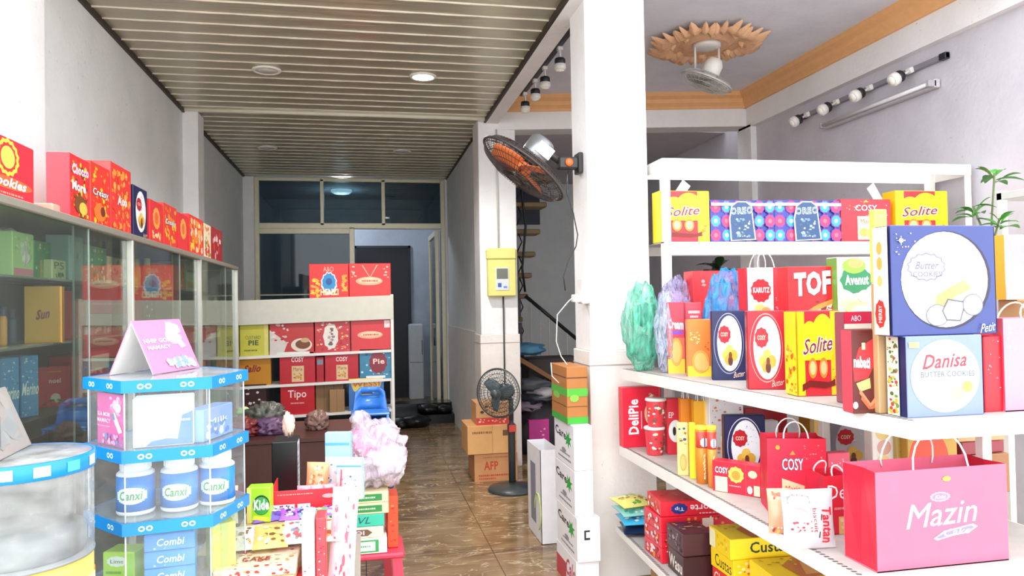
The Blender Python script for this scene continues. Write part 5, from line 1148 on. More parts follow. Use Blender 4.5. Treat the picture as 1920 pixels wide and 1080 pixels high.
def stool(t, w, h, c):
    m = mat(c, .35); b = MB(); b.cbox(-w, -w, h-.025, w, w, h, m, .01); b.build('seat', t)
    for sx in (-1, 1):
        for sy in (-1, 1):
            b = MB(); T_ = w*.9; B_ = w*1.15; vs = []
            for (s_, z) in ((T_, h-.02), (B_, 0)):
                for (dx, dy) in ((0, 0), (-.045, 0), (-.045, -.045), (0, -.045)): vs.append((sx*(s_+dx), sy*(s_+dy), z))
            b.add(vs, [(0, 1, 5, 4), (1, 2, 6, 5), (2, 3, 7, 6), (3, 0, 4, 7), (0, 3, 2, 1), (4, 5, 6, 7)], m); b.build('leg', t)
    b = MB(); b.tube([(-w*1.0, -w*1.0, h*.45), (w*1.0, -w*1.0, h*.45), (w*1.0, w*1.0, h*.45), (-w*1.0, w*1.0, h*.45)], .01, m, 6, True); b.build('stretcher', t)
stool(t, .15, .45, '#a82430')
# red stool with a pile of packs and the big translucent bag
t = empty('plastic_stool', (.04, 3.62, 0), 0, 'pinkish red plastic stool holding packs and a full translucent bag', 'stool'); stool(t, .135, .46, '#e2405a')
ZS = .462
carton('snack_box', 'white box with green frame at the bottom of the pile on the red stool', 'box', at2(.0, 3.60, ZS, .19, .2, .07), '#f2f0ea', [('r', 'F', .12, .1, .8, .9, '#3aa858'), ('r', 'F', .2, .2, .72, .8, '#f2f6f0'), ('scr', 'F', .3, .45, .6, .55, '#3aa858')], None, GS, .35)
carton('snack_box', 'cream box with brown arrow label on the pile of the red stool', 'box', at2(-.01, 3.60, ZS+.071, .18, .19, .05), '#efe2c8', [('p', 'F', [(.05, .2), (.6, .2), (.72, .5), (.6, .8), (.05, .8)], '#7a5a44'), ('t', 'F', 'ITOI', .1, .3, .52, .7, '#e8d0e0', dict(bold=.03))], None, GS, .35)
carton('snack_box', 'teal topped box with a leaf mark on the pile of the red stool', 'box', at2(-.005, 3.60, ZS+.122, .18, .18, .055), '#3fc4a4', [('t', 'F', 'VL', .35, .25, .65, .8, '#1c5a5c', dict(shear=.3))], None, GS, .35)
for k, zz in enumerate((0, .051)):
    carton('snack_box', ['cream box with a green label, lower of two under the full bag', 'cream box with a green label, upper of two under the full bag'][k], 'box', at2(.005, 3.60, ZS+.178+zz, .2, .18, .05), '#ecdcae', [('r', 'F', .12, .18, .85, .8, '#2f8f48'), ('scr', 'F', .2, .42, .7, .56, '#d8eec8')], None, GS, .35)
carton('snack_box', 'bright orange-red pack beside the green-labelled boxes on the stool', 'box', at2(.125, 3.64, ZS, .05, .15, .24), '#e8502c', [('s', 'F', .1, .1, .9, .9, 8, .3, ['#f28a5c', '#c8341c'], 2)], None, GS, .35)
t = empty('plastic_bag', (.045, 3.62, ZS+.28), 0, 'big translucent pink and white plastic bag stuffed full on the red stool', 'bag')
b = MB(); b.blob((0, 0, .15), (.155, .14, .155), film('#f0dcec', .5, .1, 1., 16), .2, 3.2, 5, 5, flat=.002)
b.build('bag_skin', t)
for k, (x, y, z, r_, c) in enumerate(((-.03, 0, .20, .085, '#f2a0c8'), (.03, -.02, .12, .095, '#eae6f4'), (-.06, 0, .07, .06, '#8cd0b8'), (.07, .01, .07, .06, '#f7f6fa'), (.03, .03, .22, .06, '#f7c8dc'))):
    b = MB(); b.blob((x, y, z), (r_, r_*.9, r_*.8), mat(c, .35, bump=.5, scale=25), .35, 3, 40+k, 3, flat=.006, ridge=True); b.build('wrapped_sweets', t)
b = MB(); b.blob((-.06, 0, .31), (.05, .03, .05), film('#f2e2ee', .5, .1, 1., 16), .3, 3, 8, 3); b.build('knot', t)

# ================================================================== RIGHT: BOXES ON THE TALL RACK
GR = 'boxes on the top shelf of the tall rack'
def put(x0, yb, x1, yt, z, ang, thick, base, art, label, group, Y=None, name='cookie_box', cat='box', side=None, top=None, rough=.35):
    st = stand(x0, yb, x1, yt, ang, thick, z=z, Y=Y); o = carton(name, label, cat, st, base, art, side, group, rough, None, top); return o, st
ZR = 1.931
put(1239, 450, 1331, 357, ZR, 0, .12, YEL, [('r', 'F', .14, 0, .78, .99, RED)]+a_solite(False), 'yellow and red cake box at the left end of the tall rack top shelf', GR, 4.03)
put(1333, 450, 1452, 375, ZR, 0, .14, '#31479c', a_oreo(0), 'blue box with pink rosettes, left of two alike on the tall rack', GR, 4.03)
put(1453, 450, 1576, 375, ZR, 0, .14, '#31479c', a_oreo(1), 'blue box with pink rosettes, right of two alike, next to the red one', GR, 4.03)
put(1578, 450, 1672, 373, ZR, 0, .12, '#e0303c', a_cosy(), 'red box with cream panel beside the right yellow box on the tall rack', GR, 4.03)
put(1681, 450, 1778, 357, ZR, 0, .12, YEL, [('r', 'F', .14, 0, .78, .99, RED)]+a_solite(False), 'yellow and red cake box at the right end of the tall rack top shelf', GR, 4.03)

GU = 'front row on the upper tier of the side rack'; GV = 'second row on the upper tier of the side rack'
# second row, raised on plain cartons
def second(x0, x1, yt, Y, hb, thick, base, art, label, isbag=False, side=None, ang=0):
    st = stand(x0, 560, x1, yt, ang, thick, z=SU+hb+.002, Y=Y)
    carton('carton', 'tan carton lifting the '+label.split(' on ')[0].split(',')[0][:60], 'carton', dict(loc=(st['loc'][0], st['loc'][1], SU+.001), rz=st['rz'], w=st['w'], d=st['d'], h=hb), '#b89468', [], None, 'plain cartons lifting the second row', .6)
    if isbag: return bag('gift_bag', label, st, base, art, side, group=GV, hh=.08)
    return carton('cookie_box', label, 'box', st, base, art, side, GV, .35)
# ------------------------------------------------------------------ upper tier of the side rack
def leaves_bag(name, label, c, rad, m, seed, loc, amp=.16, group='knotted plastic bags at the end of the side rack', inner=()):
    t = empty(name, loc, 0, label, 'bag', group)
    b = MB(); b.blob((0, 0, rad[2]), rad, m, amp*1.5, 3.0, seed, 5, flat=.002, fz=.45); b.build('bag_skin', t)
    for k, (x, y, z, r_, cc) in enumerate(inner):
        b = MB(); b.blob((x, y, z), (r_, r_*.7, r_*1.1), mat(cc, .35, bump=.5, scale=25), .3, 3, seed+k, 3, flat=.006, ridge=True); b.build('contents', t)
p = pz(1205, 697, SU)
leaves_bag('plastic_bag', 'green plastic bag standing tall at the column end of the side rack', None, (.10, .08, .235), film('#5cc0a0', .6, .15, 1., 14), 3, (1.475, 3.81, SU+.001), .14, inner=[(.0, .0, .12, .055, '#7ab8a4'), (.01, 0, .3, .05, '#5a9a8c')])
leaves_bag('plastic_bag', 'silvery clear bag between the green bag and the red packs', None, (.055, .05, .20), film('#c4cfe6', .55, .1, 1., 30), 6, (1.545, 3.66, SU+.001), .16, inner=[(.0, .0, .14, .035, '#8494b8'), (0, 0, .26, .03, '#c4ccdc')])
leaves_bag('plastic_bag', 'bright blue plastic bag bulging behind the orange pack', None, (.125, .09, .262), film('#1f8fd0', .85, .12, 1., 12), 9, (1.80, 3.48, SU+.001), .12, inner=[(.0, .0, .2, .09, '#1a7ab8')])
leaves_bag('plastic_bag', 'mauve and grey printed bag behind the silvery clear bag', None, (.12, .08, .25), film('#b0a4d0', .55, .15, 1., 30), 12, (1.70, 3.85, SU+.001), .16, inner=[(.0, .0, .2, .07, '#7a8ab0'), (.0, 0, .36, .05, '#c8a0c8')])
ck = lambda u, v, r: [('d', 'F', u, v, r, r*.55, '#e8a048'), ('d', 'F', u, v, r*.75, r*.42, '#f2b868')]
put(1253, 700, 1285, 567, SU, 18, .05, '#e8384c', [('r', 'F', .0, .0, 1, .2, '#f6c83c'), ('r', 'F', .0, .2, 1, .5, '#ee6a4c'), ('t', 'F', 'Cream', .05, .62, .95, .76, WHT, dict(bold=.03, tilt=-.1)), ('r', 'F', .3, .55, .9, .6, '#7a4ac0')]+ck(.5, .3, .36), 'slim red cracker box with a purple strip beside the silvery bag', GU)
put(1287, 702, 1318, 567, SU, 18, .05, '#ee4a5c', [('scr', 'F', .2, .84, .9, .88, '#fbe0e0'), ('scr', 'F', .3, .78, .8, .81, '#fbe0e0')], 'slim pinkish red box behind the orange pack', GU, 3.64)
put(1290, 706, 1334, 599, SU, 15, .05, '#f4833c', [('r', 'F', .0, .0, 1, .18, '#f9d83a'), ('s', 'F', .1, .55, .6, .8, 22, .08, ['#f9d83a', '#fbe8a0'], 3), ('s', 'F', .7, .45, .95, .6, 6, .08, ['#d8401c'], 4)]+ck(.55, .26, .36)+[('d', 'F', .7, .2, .2, .1, '#f2b868')], 'orange and yellow cracker box before the blue bag', GU)
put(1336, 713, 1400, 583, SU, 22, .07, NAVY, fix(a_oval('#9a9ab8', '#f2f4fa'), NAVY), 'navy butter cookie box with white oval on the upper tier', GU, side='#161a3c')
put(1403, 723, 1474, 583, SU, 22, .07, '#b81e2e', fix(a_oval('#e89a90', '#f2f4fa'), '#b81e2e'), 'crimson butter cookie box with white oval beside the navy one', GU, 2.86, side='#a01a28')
put(1498, 744, 1579, 583, SU, 6, .10, RED, a_solite(True), 'large yellow and red cake box in the middle of the upper tier front row', GU, side=YEL)
nab = [('p', 'F', [(.02, .55), (.2, .78), (.6, .88), (.86, .82), (.7, .62), (.45, .42), (.05, .38)], '#e02c34'), ('t', 'F', 'nabati', .04, .54, .52, .68, WHT, dict(bold=.04, tilt=-.15)), ('p', 'F', [(.1, .36), (.5, .42), (.52, .3), (.2, .26)], '#f2bc70'),
       ('p', 'F', [(.2, .3), (.5, .12), (.95, .36), (.95, .3), (.5, .06), (.18, .24)], '#d8805a'), ('p', 'F', [(.25, .22), (.5, .08), (.95, .24), (.95, .19), (.5, .02), (.22, .17)], '#b0603c'), ('r', 'F', .0, .0, 1, .05, '#5a2418'), ('w', 'F', .06, .1, .07, .04, WHT, 8), ('t', 'F', 'Richoco', .66, .14, .96, .19, WHT), ('r', 'F', .28, .76, .38, .84, '#f8f4a0')]
o, st = put(1600, 766, 1664, 618, SU, 4, .06, '#5c1f1c', nab, 'dark brown wafer box with a red swoosh on the upper tier edge', GU, 2.16, side='#e84a58')
# (standing a hand behind it) taller box with cream window
o, st = put(1586, 740, 1650, 585, SU, 4, .06, '#5a2a24', [('r', 'F', 0, .86, 1, 1, '#d82c4c'), ('r', 'F', 0, .0, .12, .86, '#efe2cc'), ('r', 'F', 0, .78, .8, .87, '#efe2cc'), ('t', 'F', 'ABO', .2, .9, .5, .96, WHT)], 'brown and crimson box with a cream border behind the wafer box', GU, 2.36, side='#9a4a5a')
da = [('d', 'F', .5, .5, .455, .455, '#8f9ac0'), ('d', 'F', .5, .5, .445, .445, '#e8eaf4'), ('d', 'F', .5, .5, .42, .42, '#f8f8fb'), ('t', 'F', 'Danisa', .20, .60, .78, .78, '#d83848', dict(shear=.35, bold=.02, tilt=.15)), ('t', 'F', 'BUTTER COOKIES', .18, .49, .88, .56, '#646c78', dict(bold=.02)), ('scr', 'F', .55, .57, .8, .59, '#c0c4cc'),
      ('d', 'F', .78, .36, .07, .07, '#d0a858'), ('d', 'F', .65, .28, .09, .08, '#cfc08c'), ('d', 'F', .35, .3, .1, .09, '#d2c698'), ('scr', 'F', .2, .2, .6, .22, '#d0d4dc'), ('r', 'F', .03, .86, .16, .93, '#e8f070')]
sd = [('s', 'L', .03, .02, .68, .98, 70, .16, ['#c8b03c', '#4a6a3c', '#e0d8b0', '#b83c30', '#6a8a4c'], 3)]
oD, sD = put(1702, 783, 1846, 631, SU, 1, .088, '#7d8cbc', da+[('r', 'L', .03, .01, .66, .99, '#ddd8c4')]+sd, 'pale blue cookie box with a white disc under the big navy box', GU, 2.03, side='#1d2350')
zt = sD['loc'][2]+sD['h']+.001
big = [('d', 'F', .52, .50, .43, .45, '#2a2440'), ('d', 'F', .505, .505, .415, .435, '#e6e4ec'), ('d', 'F', .50, .505, .40, .42, '#fbfbfd'), ('w', 'F', .33, .62, .17, .12, '#77748c', 14), ('w', 'F', .33, .62, .155, .105, '#f0eff6', 14), ('t', 'F', 'Butter', .22, .6, .45, .67, '#6c6888', dict(shear=.4, bold=.02)), ('t', 'F', 'COOKIES', .20, .53, .47, .58, '#6c6888', dict(bold=.02)),
       ('p', 'F', [(.42, .36), (.56, .44), (.64, .38), (.5, .26), (.4, .28)], '#c8a860'), ('p', 'F', [(.56, .44), (.68, .5), (.76, .42), (.64, .36)], '#ccb068'), ('d', 'F', .42, .18, .11, .1, '#6a6878'), ('d', 'F', .42, .18, .100, .090, '#f8f7f4'), ('p', 'F', [(.46, .22), (.52, .33), (.7, .3), (.64, .12), (.5, .13)], '#5c5a6a'), ('p', 'F', [(.475, .22), (.528, .312), (.68, .288), (.63, .135), (.51, .144)], '#f6f5f2'), ('d', 'F', .76, .27, .1, .1, '#6a6878'), ('d', 'F', .76, .27, .090, .090, '#fbfaf6'),
       ('s', 'F', .03, .6, .25, .97, 14, .015, ['#f4f2fa', '#c8cce0'], 3), ('w', 'F', .09, .86, .02, .02, WHT, 5), ('p', 'F', [(.05, .859), (.13, .865), (.13, .857), (.05, .863)], WHT), ('p', 'F', [(.088, .82), (.093, .9), (.087, .9), (.092, .82)], WHT), ('t', 'F', 'Petit', .82, .02, .97, .1, '#d8dcec', dict(shear=.4, tilt=.3)),
       ('r', 'L', .02, .01, .93, .99, '#f1e4d4')]+[('d', 'L', .42, .1+.14*i, .17, .06, '#e0a04c') for i in (4, 5)]+[('d', 'L', .42, .5, .15, .05, '#e8b060'), ('w', 'L', .42, .2, .3, .12, '#d8342c', 9), ('t', 'L', 'MERBY', .32, .12, .52, .28, WHT, dict(rot=90))]
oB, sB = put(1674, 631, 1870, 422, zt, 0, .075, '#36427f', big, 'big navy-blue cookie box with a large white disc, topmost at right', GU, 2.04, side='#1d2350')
second(1644, 1668, 392, 2.13, .42, .03, '#f6c860', [('s', 'F', .1, .1, .9, .98, 30, .3, ['#f2a83c', '#fbe08c', '#f7f0d0'], 6)], 'slim yellow cookie pack poking up left of the big navy box')
# right of the stack
o, st = put(1848, 781, 1884, 630, SU, 0, .12, '#d01e2c', [('s', 'F', .1, .3, .9, .95, 10, .12, ['#f2606c', '#e8a0a8'], 4)], 'narrow red box between the pale cookie box and the pink bag', GU, 2.06)
st = stand(1886, 779, 2010, 597, 0, .10, z=SU+.001, Y=2.05)
bag('paper_bag', 'pink paper bag speckled white at the right edge of the upper tier', st, '#f08ca8', [('s', 'F', .02, .5, .9, .95, 34, .05, ['#fbe4ea', '#fbd0da'], 3)], '#e8607c', group=GU, hh=.05)
o, st2 = put(1888, 600, 2015, 440, SU+st['h']+.06, 0, .10, '#f7d0d8', [('s', 'F', .02, .3, .6, .98, 16, .3, ['#f9e4e8', '#f290a8', '#fbe8c8'], 3), ('r', 'F', 0, 0, 1, .25, '#f9ecc0'), ('r', 'L', .0, .0, 1, 1, '#d8a83c')], 'pale pink and cream box above the pink bag at the right edge', GU, 2.22)
carton('carton', 'plain tan carton hidden behind the pink bag, carrying the pale pink box', 'carton', dict(loc=(st2['loc'][0]+.01, 2.235, SU+.001), rz=0, w=.22, d=.13, h=st2['loc'][2]-SU-.002), '#b89468', [], None, GV, .6)
second(1402, 1475, 502, 3.30, .26, .09, '#e6323c', [('r', 'F', .0, .0, .66, 1, '#f8f4f0'), ('w', 'F', .34, .58, .24, .2, '#d8343c', 12), ('t', 'F', 'KARUTZ', .14, .54, .56, .64, WHT, dict(bold=.03)), ('d', 'F', .3, .24, .14, .1, '#f2d080'), ('d', 'F', .46, .2, .12, .08, '#e0a860'), ('s', 'F', .68, .1, .98, .5, 12, .06, ['#f28a8c'], 3)], 'red and white gift bag with a rope handle on the second row', True)
second(1479, 1566, 500, 3.02, .27, .09, '#e8242c', [('t', 'F', 'TOF', .13, .46, .92, .90, '#8c1018', dict(bold=.09, tilt=.1)), ('t', 'F', 'TOF', .12, .47, .91, .91, WHT, dict(bold=.05, tilt=.1)), ('s', 'F', .55, .05, .98, .4, 16, .14, ['#f2a048', '#7a2a1c', '#f8d8c0'], 3), ('p', 'F', [(.0, .0), (.6, .3), (1, .42), (1, .34), (.6, .2), (.1, .0)], '#f58a3c')], 'bright red box with three thick white capital letters on the second row')
second(1571, 1640, 482, 2.98, .27, .08, '#f4f4ee', [('s', 'F', .0, .0, 1, .35, 20, .2, ['#d8e890', '#f7e8a0', '#b8d860'], 4), ('w', 'F', .5, .64, .40, .2, '#1f7a4a', 9), ('t', 'F', 'Avenut', .2, .56, .84, .72, WHT, dict(bold=.03, tilt=.05)), ('d', 'F', .45, .86, .32, .12, '#8ac83c'), ('d', 'F', .5, .9, .2, .07, '#f29a5c'), ('d', 'F', .3, .26, .26, .1, '#f2e098'), ('d', 'F', .45, .2, .26, .1, '#ecd080'), ('d', 'F', .6, .15, .24, .09, '#f4e6a8'), ('d', 'F', .72, .38, .2, .1, '#d8b8a8')], 'white and green crisps box with yellow wafers on the second row', side='#6a9a3c')
second(1300, 1398, 508, 3.76, .27, .12, '#d82c34', [('s', 'F', .1, .1, .9, .9, 10, .1, ['#f28a8c'], 3)], 'red box just visible above the bright blue bag')

# ------------------------------------------------------------------ middle tier
GM = 'goods on the middle tier of the side rack'
deli = [('t', 'F', 'DeliPie', .14, .22, .40, .80, WHT, dict(rot=90, bold=.03)), ('scr', 'F', .46, .3, .49, .6, '#f8c0c4'), ('d', 'F', .75, .55, .2, .2, '#f2c8a0'), ('s', 'F', .6, .1, .95, .9, 16, .14, ['#f5d8c8', '#b85c3c', '#f2a08c'], 5), ('r', 'F', .93, .0, .95, 1, '#f06a74')]
put(1169, 828, 1242, 727, SM, 0, .07, '#e22840', deli, 'red pie box with vertical white lettering at the column end', GM, 3.89)
def cup(p, z, label, r=.046, h=.105, seed=1):
    t = empty('noodle_cup', (p[0], p[1], z), 0, label, 'cup', 'stacked noodle cups on the middle tier')
    b = MB(); b.lathe([(r*.78, 0), (r*.8, .004), (r*.98, h*.9), (r*.98, h*.92)], mat('#e0404c', .35), 24); rn = random.Random(seed)
    for k in range(26):
        a = rn.uniform(-2.9, 0.2); zz = rn.uniform(.015, h*.78); rr = (r*.8+(r*.18)*zz/(h*.9))*1.02+.0012; s_ = rn.uniform(.006, .014); da_ = s_/rr
        b.add([(rr*math.cos(a+da_*x), rr*math.sin(a+da_*x), zz+s_*.8*y) for x, y in ((-.7, -.5), (.7, -.5), (.8, .4), (0, .8), (-.8, .4))], [(0, 1, 2, 3, 4)], mat(rn.choice(['#f7e6e0', '#f2c890', '#b8242c', '#7a4a2c', '#f0f0ea']), .4))
    b.build('printed_wall', t)
    b = MB(); b.lathe([(r*.98, h*.9), (r*1.07, h*.92), (r*1.07, h*.95), (r*1.0, h), (.001, h*.985)], mat('#ece6e2', .3), 24); b.build('foil_lid', t)
q = pz(1228, 852, SM)
cup((q.x, q.y), SM+.001, 'lower red noodle cup of two stacked beside the red pie box', h=.145, r=.052, seed=2)
cup((q.x+.01, q.y+.0), SM+.148, 'upper red noodle cup of two stacked beside the red pie box', h=.145, r=.052, seed=3)
put(1252, 850, 1284, 748, SM, 10, .06, '#d83040', [('d', 'F', .5, .42, .42, .2, '#f0eeea'), ('d', 'F', .42, .42, .1, .08, '#2a2a2c'), ('d', 'F', .68, .42, .1, .08, '#2a2a2c'), ('t', 'F', 'EP', .1, .66, .4, .76, WHT)], 'red pack with a black and white round face pattern behind the cups', GM, 3.66)
st = stand(1278, 850, 1300, 748, 12, .05, z=SM+.001, Y=3.50); bag('paper_bag', 'orange paper bag with a thin string, left of two behind the stick packs', st, '#f0902c', [('r', 'F', .7, 0, 1, 1, '#e07c1c')], '#e07c1c', '#f4f0ea', GM, .08)
st = stand(1303, 860, 1330, 752, 12, .05, z=SM+.001, Y=3.36); bag('paper_bag', 'yellow paper bag with a thin string, right of two behind the stick packs', st, '#f2b02c', [('r', 'F', .7, 0, 1, 1, '#f7cf3c')], '#e0981c', '#f4f0ea', GM, .08)
put(1332, 865, 1396, 745, SM, 5, .08, '#f2eef0', [('s', 'F', .0, .1, .55, .98, 40, .09, ['#f5d0c0', '#e8a890', '#f7e6dc', '#d8786c'], 4), ('s', 'F', .6, .5, .7, .6, 3, .05, ['#2a2a3c'], 2), ('s', 'F', .84, .4, .96, .9, 8, .06, ['#c85070'], 2)], 'tall white box with a floral half behind the navy box', GM, 3.30)
t = empty('snack_can', (1.475, 3.32, SM+.001), 0, 'small green can at the left of the stick packs', 'can', GM)
b = MB(); b.lathe([(.022, 0), (.024, .004), (.024, .135)], mat('#5a8a5c', .3), 20); b.lathe([(.0243, .05), (.0243, .09)], mat('#b8c0a8', .4), 20); b.build('body', t)
b = MB(); b.lathe([(.024, .135), (.026, .138), (.026, .155), (.001, .158)], mat('#f0c860', .35), 20); b.build('lid', t)
put(1271, 886, 1292, 793, SM, 20, .03, '#f6d488', [('s', 'F', .05, .5, .95, .95, 14, .3, ['#f0a040', '#e8503c', '#f7f0d8', '#2a4a7c'], 3)]+ck(.5, .25, .3), 'cheese-coloured slim pack beside the green can', GM, 3.22)
put(1294, 893, 1306, 793, SM, 20, .03, '#fbd82c', [], 'plain yellow slim pack standing between cheese and orange packs', GM, 3.14)
for k, (x0, x1, Y, c1) in enumerate(((1308, 1327, 3.06, '#f08a2c'), (1329, 1343, 2.98, '#f29a3c'))):
    p0 = py(x0, 900, Y); p1 = py(x1, 900, Y); r = (p1.x-p0.x)/2*1.1; hh = py(x0, 798, Y).z-SM-.001
    t = empty('crisps_tube', ((p0.x+p1.x)/2, Y, SM+.001), 0, ['orange crisps tube with round blue and white logo', 'orange crisps tube right of the one with the round logo'][k], 'tube', GM)
    b = MB(); b.lathe([(r, 0), (r, hh*.93)], mat(c1, .3), 24)
    b.lathe([(r*1.01, hh*.62), (r*1.01, hh*.9)], mat('#e8483c', .3), 24)
    for q_ in range(7):
        u0 = -2.25+q_*.2; hw = .02*math.sqrt(max(.05, 1-((q_-3)/3.6)**2)); b.add([(r*1.03*math.cos(u), r*1.03*math.sin(u), hh*.72+s_*hw) for u, s_ in ((u0, -1), (u0+.2, -1), (u0+.2, 1), (u0, 1))], [(0, 1, 2, 3)], mat('#f2f2fa' if q_ not in (3,) else '#2a4a9c', .4))
    vs, fs = text_geo('crisps', .3, .03); b.add([(r*1.03*math.cos(-1.9+.5*y_), r*1.03*math.sin(-1.9+.5*y_), .02+hh*.45*x_) for x_, y_ in vs], fs, mat('#fbf0c0', .4))
    b.build('body', t)
    b = MB(); b.lathe([(r*1.04, hh*.93), (r*1.06, hh*.94), (r*1.06, hh), (.001, hh)], mat('#f7e03c', .35), 24); b.build('lid', t)
t = empty('jar', (1.60, 3.10, SM+.001), 0, 'orange and green jar right of the crisps tubes', 'jar', GM)
b = MB(); b.lathe([(.032, 0), (.035, .005), (.035, .16)], mat('#f0a060', .3), 20); b.lathe([(.0355, .0), (.0355, .06)], mat('#b8b858', .4), 20); b.build('body', t)
b = MB(); b.lathe([(.036, .16), (.037, .165), (.037, .185), (.001, .187)], mat('#e8d8c8', .35), 20); b.build('lid', t)
nv = fix(a_oval('#d8d8e8', '#f4f6fa'), NAVY)
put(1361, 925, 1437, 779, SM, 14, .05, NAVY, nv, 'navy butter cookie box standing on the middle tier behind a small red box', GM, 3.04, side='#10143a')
cs = [('t', 'F', 'COSY', .06, .60, .34, .82, NAVY, dict(bold=.08)), ('t', 'F', 'COSY', .065, .61, .335, .81, WHT, dict(bold=.02)), ('r', 'F', .06, .02, .32, .5, CRM), ('w', 'F', .5, .62, .15, .24, '#f6c860', 10), ('d', 'F', .5, .60, .09, .15, '#e8963c'), ('scr', 'F', .36, .24, .6, .27, '#f8c0b8'), ('r', 'F', .70, .0, .705, 1, '#f5707a'), ('d', 'F', .84, .7, .09, .12, '#f5d8b0'), ('r', 'F', .86, .04, .98, .36, CRM), ('w', 'F', .78, .2, .05, .12, '#f8e8e8', 8)]
put(1336, 912, 1427, 862, SM, 52, .06, '#e2243c', cs, 'small red biscuit box at the shelf edge before the navy one', GM, 2.93)
put(1432, 900, 1462, 790, SM, 0, .05, '#f2f0f4', [('r', 'F', 0, .0, 1, .5, '#c9c9d6')], 'white box edge showing behind the red gift bag', GM, 3.2)
st = stand(1441, 955, 1552, 822, 18, .13, z=SM+.001, Y=2.58)
bag('gift_bag', 'red gift bag with a cream panel and white rope handles', st, '#e42c46', [('t', 'F', 'COSY', .24, .56, .62, .74, NAVY, dict(bold=.06)), ('t', 'F', 'COSY', .25, .57, .61, .73, WHT, dict(bold=.015)), ('p', 'F', [(.24, .46), (.62, .36), (.62, .08), (.24, .08)], '#f5c8a4'), ('t', 'F', 'Marie', .3, .28, .55, .36, '#c83c30'), ('w', 'F', .18, .88, .035, .03, '#f2a03c', 7), ('p', 'F', [(.38, .78), (.43, .84), (.48, .78)], '#f09048'), ('s', 'F', .6, .6, .98, .95, 16, .03, ['#f2606c', '#f59a9a'], 3)], '#c81e38', group=GM, hh=.06)
put(1554, 935, 1596, 850, SM, 0, .04, '#ee5a74', [('s', 'F', .1, .1, .95, .95, 30, .09, ['#f8a0b0', '#fbd0d8'], 3)], 'pinkish red box showing right of the red gift bag', GM, 2.52)
p = py(1442, 985, 2.33); pouch('wafer_pouch', 'clear pouch of pink and brown wafer sticks before the red gift bag', .085, .15, .05, TR(p.x+.045, 2.33, SM+.003, -6, 0, -14), '#e8a888', [('r', 'F', .08+.12*i, .12, .15+.12*i, .82, ['#f7d8d8', '#b84c3c', '#f2e0d0'][i % 3]) for i in range(7)]+[('s', 'F', .1, .84, .9, .95, 10, .12, ['#f0c060', '#d86a4c'], 3), ('s', 'F', .1, .03, .9, .14, 10, .12, ['#f0c060', '#b84c3c'], 5)], group=GM)
p = py(1488, 1030, 2.12)
pouch('biscuit_pouch', 'white pouch printed with red and dark lettering on the middle tier', .175, .185, .06, TR(p.x+.088, 2.17, SM+.003, -5, 0, -6), '#d2ccd0', [('r', 'F', .08, .78, .5, .9, '#7a8a80'), ('t', 'F', 'TANTE', .12, .9, .4, .96, '#c03040'), ('w', 'F', .25, .62, .17, .1, '#d8a0a0', 12), ('s', 'F', .08, .3, .5, .5, 30, .05, ['#c03040', '#8a3a4c', '#e8c8c8'], 4), ('t', 'F', 'Tantan', .7, .1, .92, .7, '#d8283c', dict(rot=-90, shear=.2, bold=.02)), ('t', 'F', 'biscuit', .52, .3, .6, .7, '#8a2a34', dict(rot=-90)), ('p', 'F', [(.64, .2), (.7, .6), (.68, .6), (.62, .2)], '#3a2a2c')], group=GM)
st = stand(1549, 1020, 1604, 893, 2, .12, z=SM+.001, Y=2.28)
bag('gift_bag', 'red gift bag with thin white lettering, half behind the pink bag', st, '#e0283c', [('t', 'F', 'Deli', .1, .60, .95, .84, WHT, dict(bold=.0)), ('r', 'F', .45, .0, .98, .3, '#f2bc78'), ('s', 'F', .45, .02, .98, .28, 10, .2, ['#e89a50', '#f7d8a8'], 3), ('scr', 'F', .3, .42, .8, .46, '#f8a0a8')], '#c81e38', group=GM, hh=.03)
# the pink bag in front
st = stand(1646, 1083, 1893, 886, 0, .15, z=SM+.001, Y=1.935)
mz = [('t', 'F', 'Mazin', .22, .42, .76, .66, WHT, dict(shear=.25, bold=0, tilt=.12)), ('w', 'F', .48, .71, .07, .045, '#fbd0dc', 14), ('w', 'F', .48, .71, .058, .036, '#f272a0', 14), ('t', 'F', 'Kido', .44, .69, .52, .73, WHT, dict(shear=.3)),
      ('p', 'F', [(.42, .29), (.5, .36), (.72, .41), (.76, .38), (.7, .33), (.55, .30), (.45, .27)], WHT), ('p', 'F', [(.44, .30), (.52, .35), (.71, .395), (.74, .375), (.68, .335), (.55, .31), (.46, .285)], '#8a78d0'), ('t', 'F', 'Cake', .50, .31, .70, .38, WHT, dict(shear=.3, tilt=.2)), ('w', 'F', .53, .89, .03, .025, '#f6c04c', 8)]
bag('gift_bag', 'big pink gift bag with big white script and rope handles', st, '#d9647f', mz, '#c81e38', group=GM, hh=.11)
# deeper goods on the middle tier, seen through the gap
put(1398, 850, 1478, 765, SM, 0, .1, '#b01c2c', [], 'dark red box at the back of the middle tier behind the navy one', GM, 3.55, )
put(1520, 850, 1560, 770, SM, 0, .1, '#b8892c', [('r', 'F', 0, .0, .2, 1, '#8a6420')], 'ochre box at the back of the middle tier beside the white post', GM, 3.35)
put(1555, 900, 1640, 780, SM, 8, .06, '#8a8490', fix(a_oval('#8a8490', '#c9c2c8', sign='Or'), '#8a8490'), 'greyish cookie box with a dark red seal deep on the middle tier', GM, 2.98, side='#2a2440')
put(1638, 930, 1682, 780, SM, 0, .05, '#f6f2ea', [('d', 'F', .45, .8, .3, .09, '#f2d888'), ('d', 'F', .5, .62, .3, .09, '#e8b0a0'), ('d', 'F', .45, .44, .3, .09, '#f4da90')], 'tall white box with yellow cookies behind the pink bag', GM, 2.62)
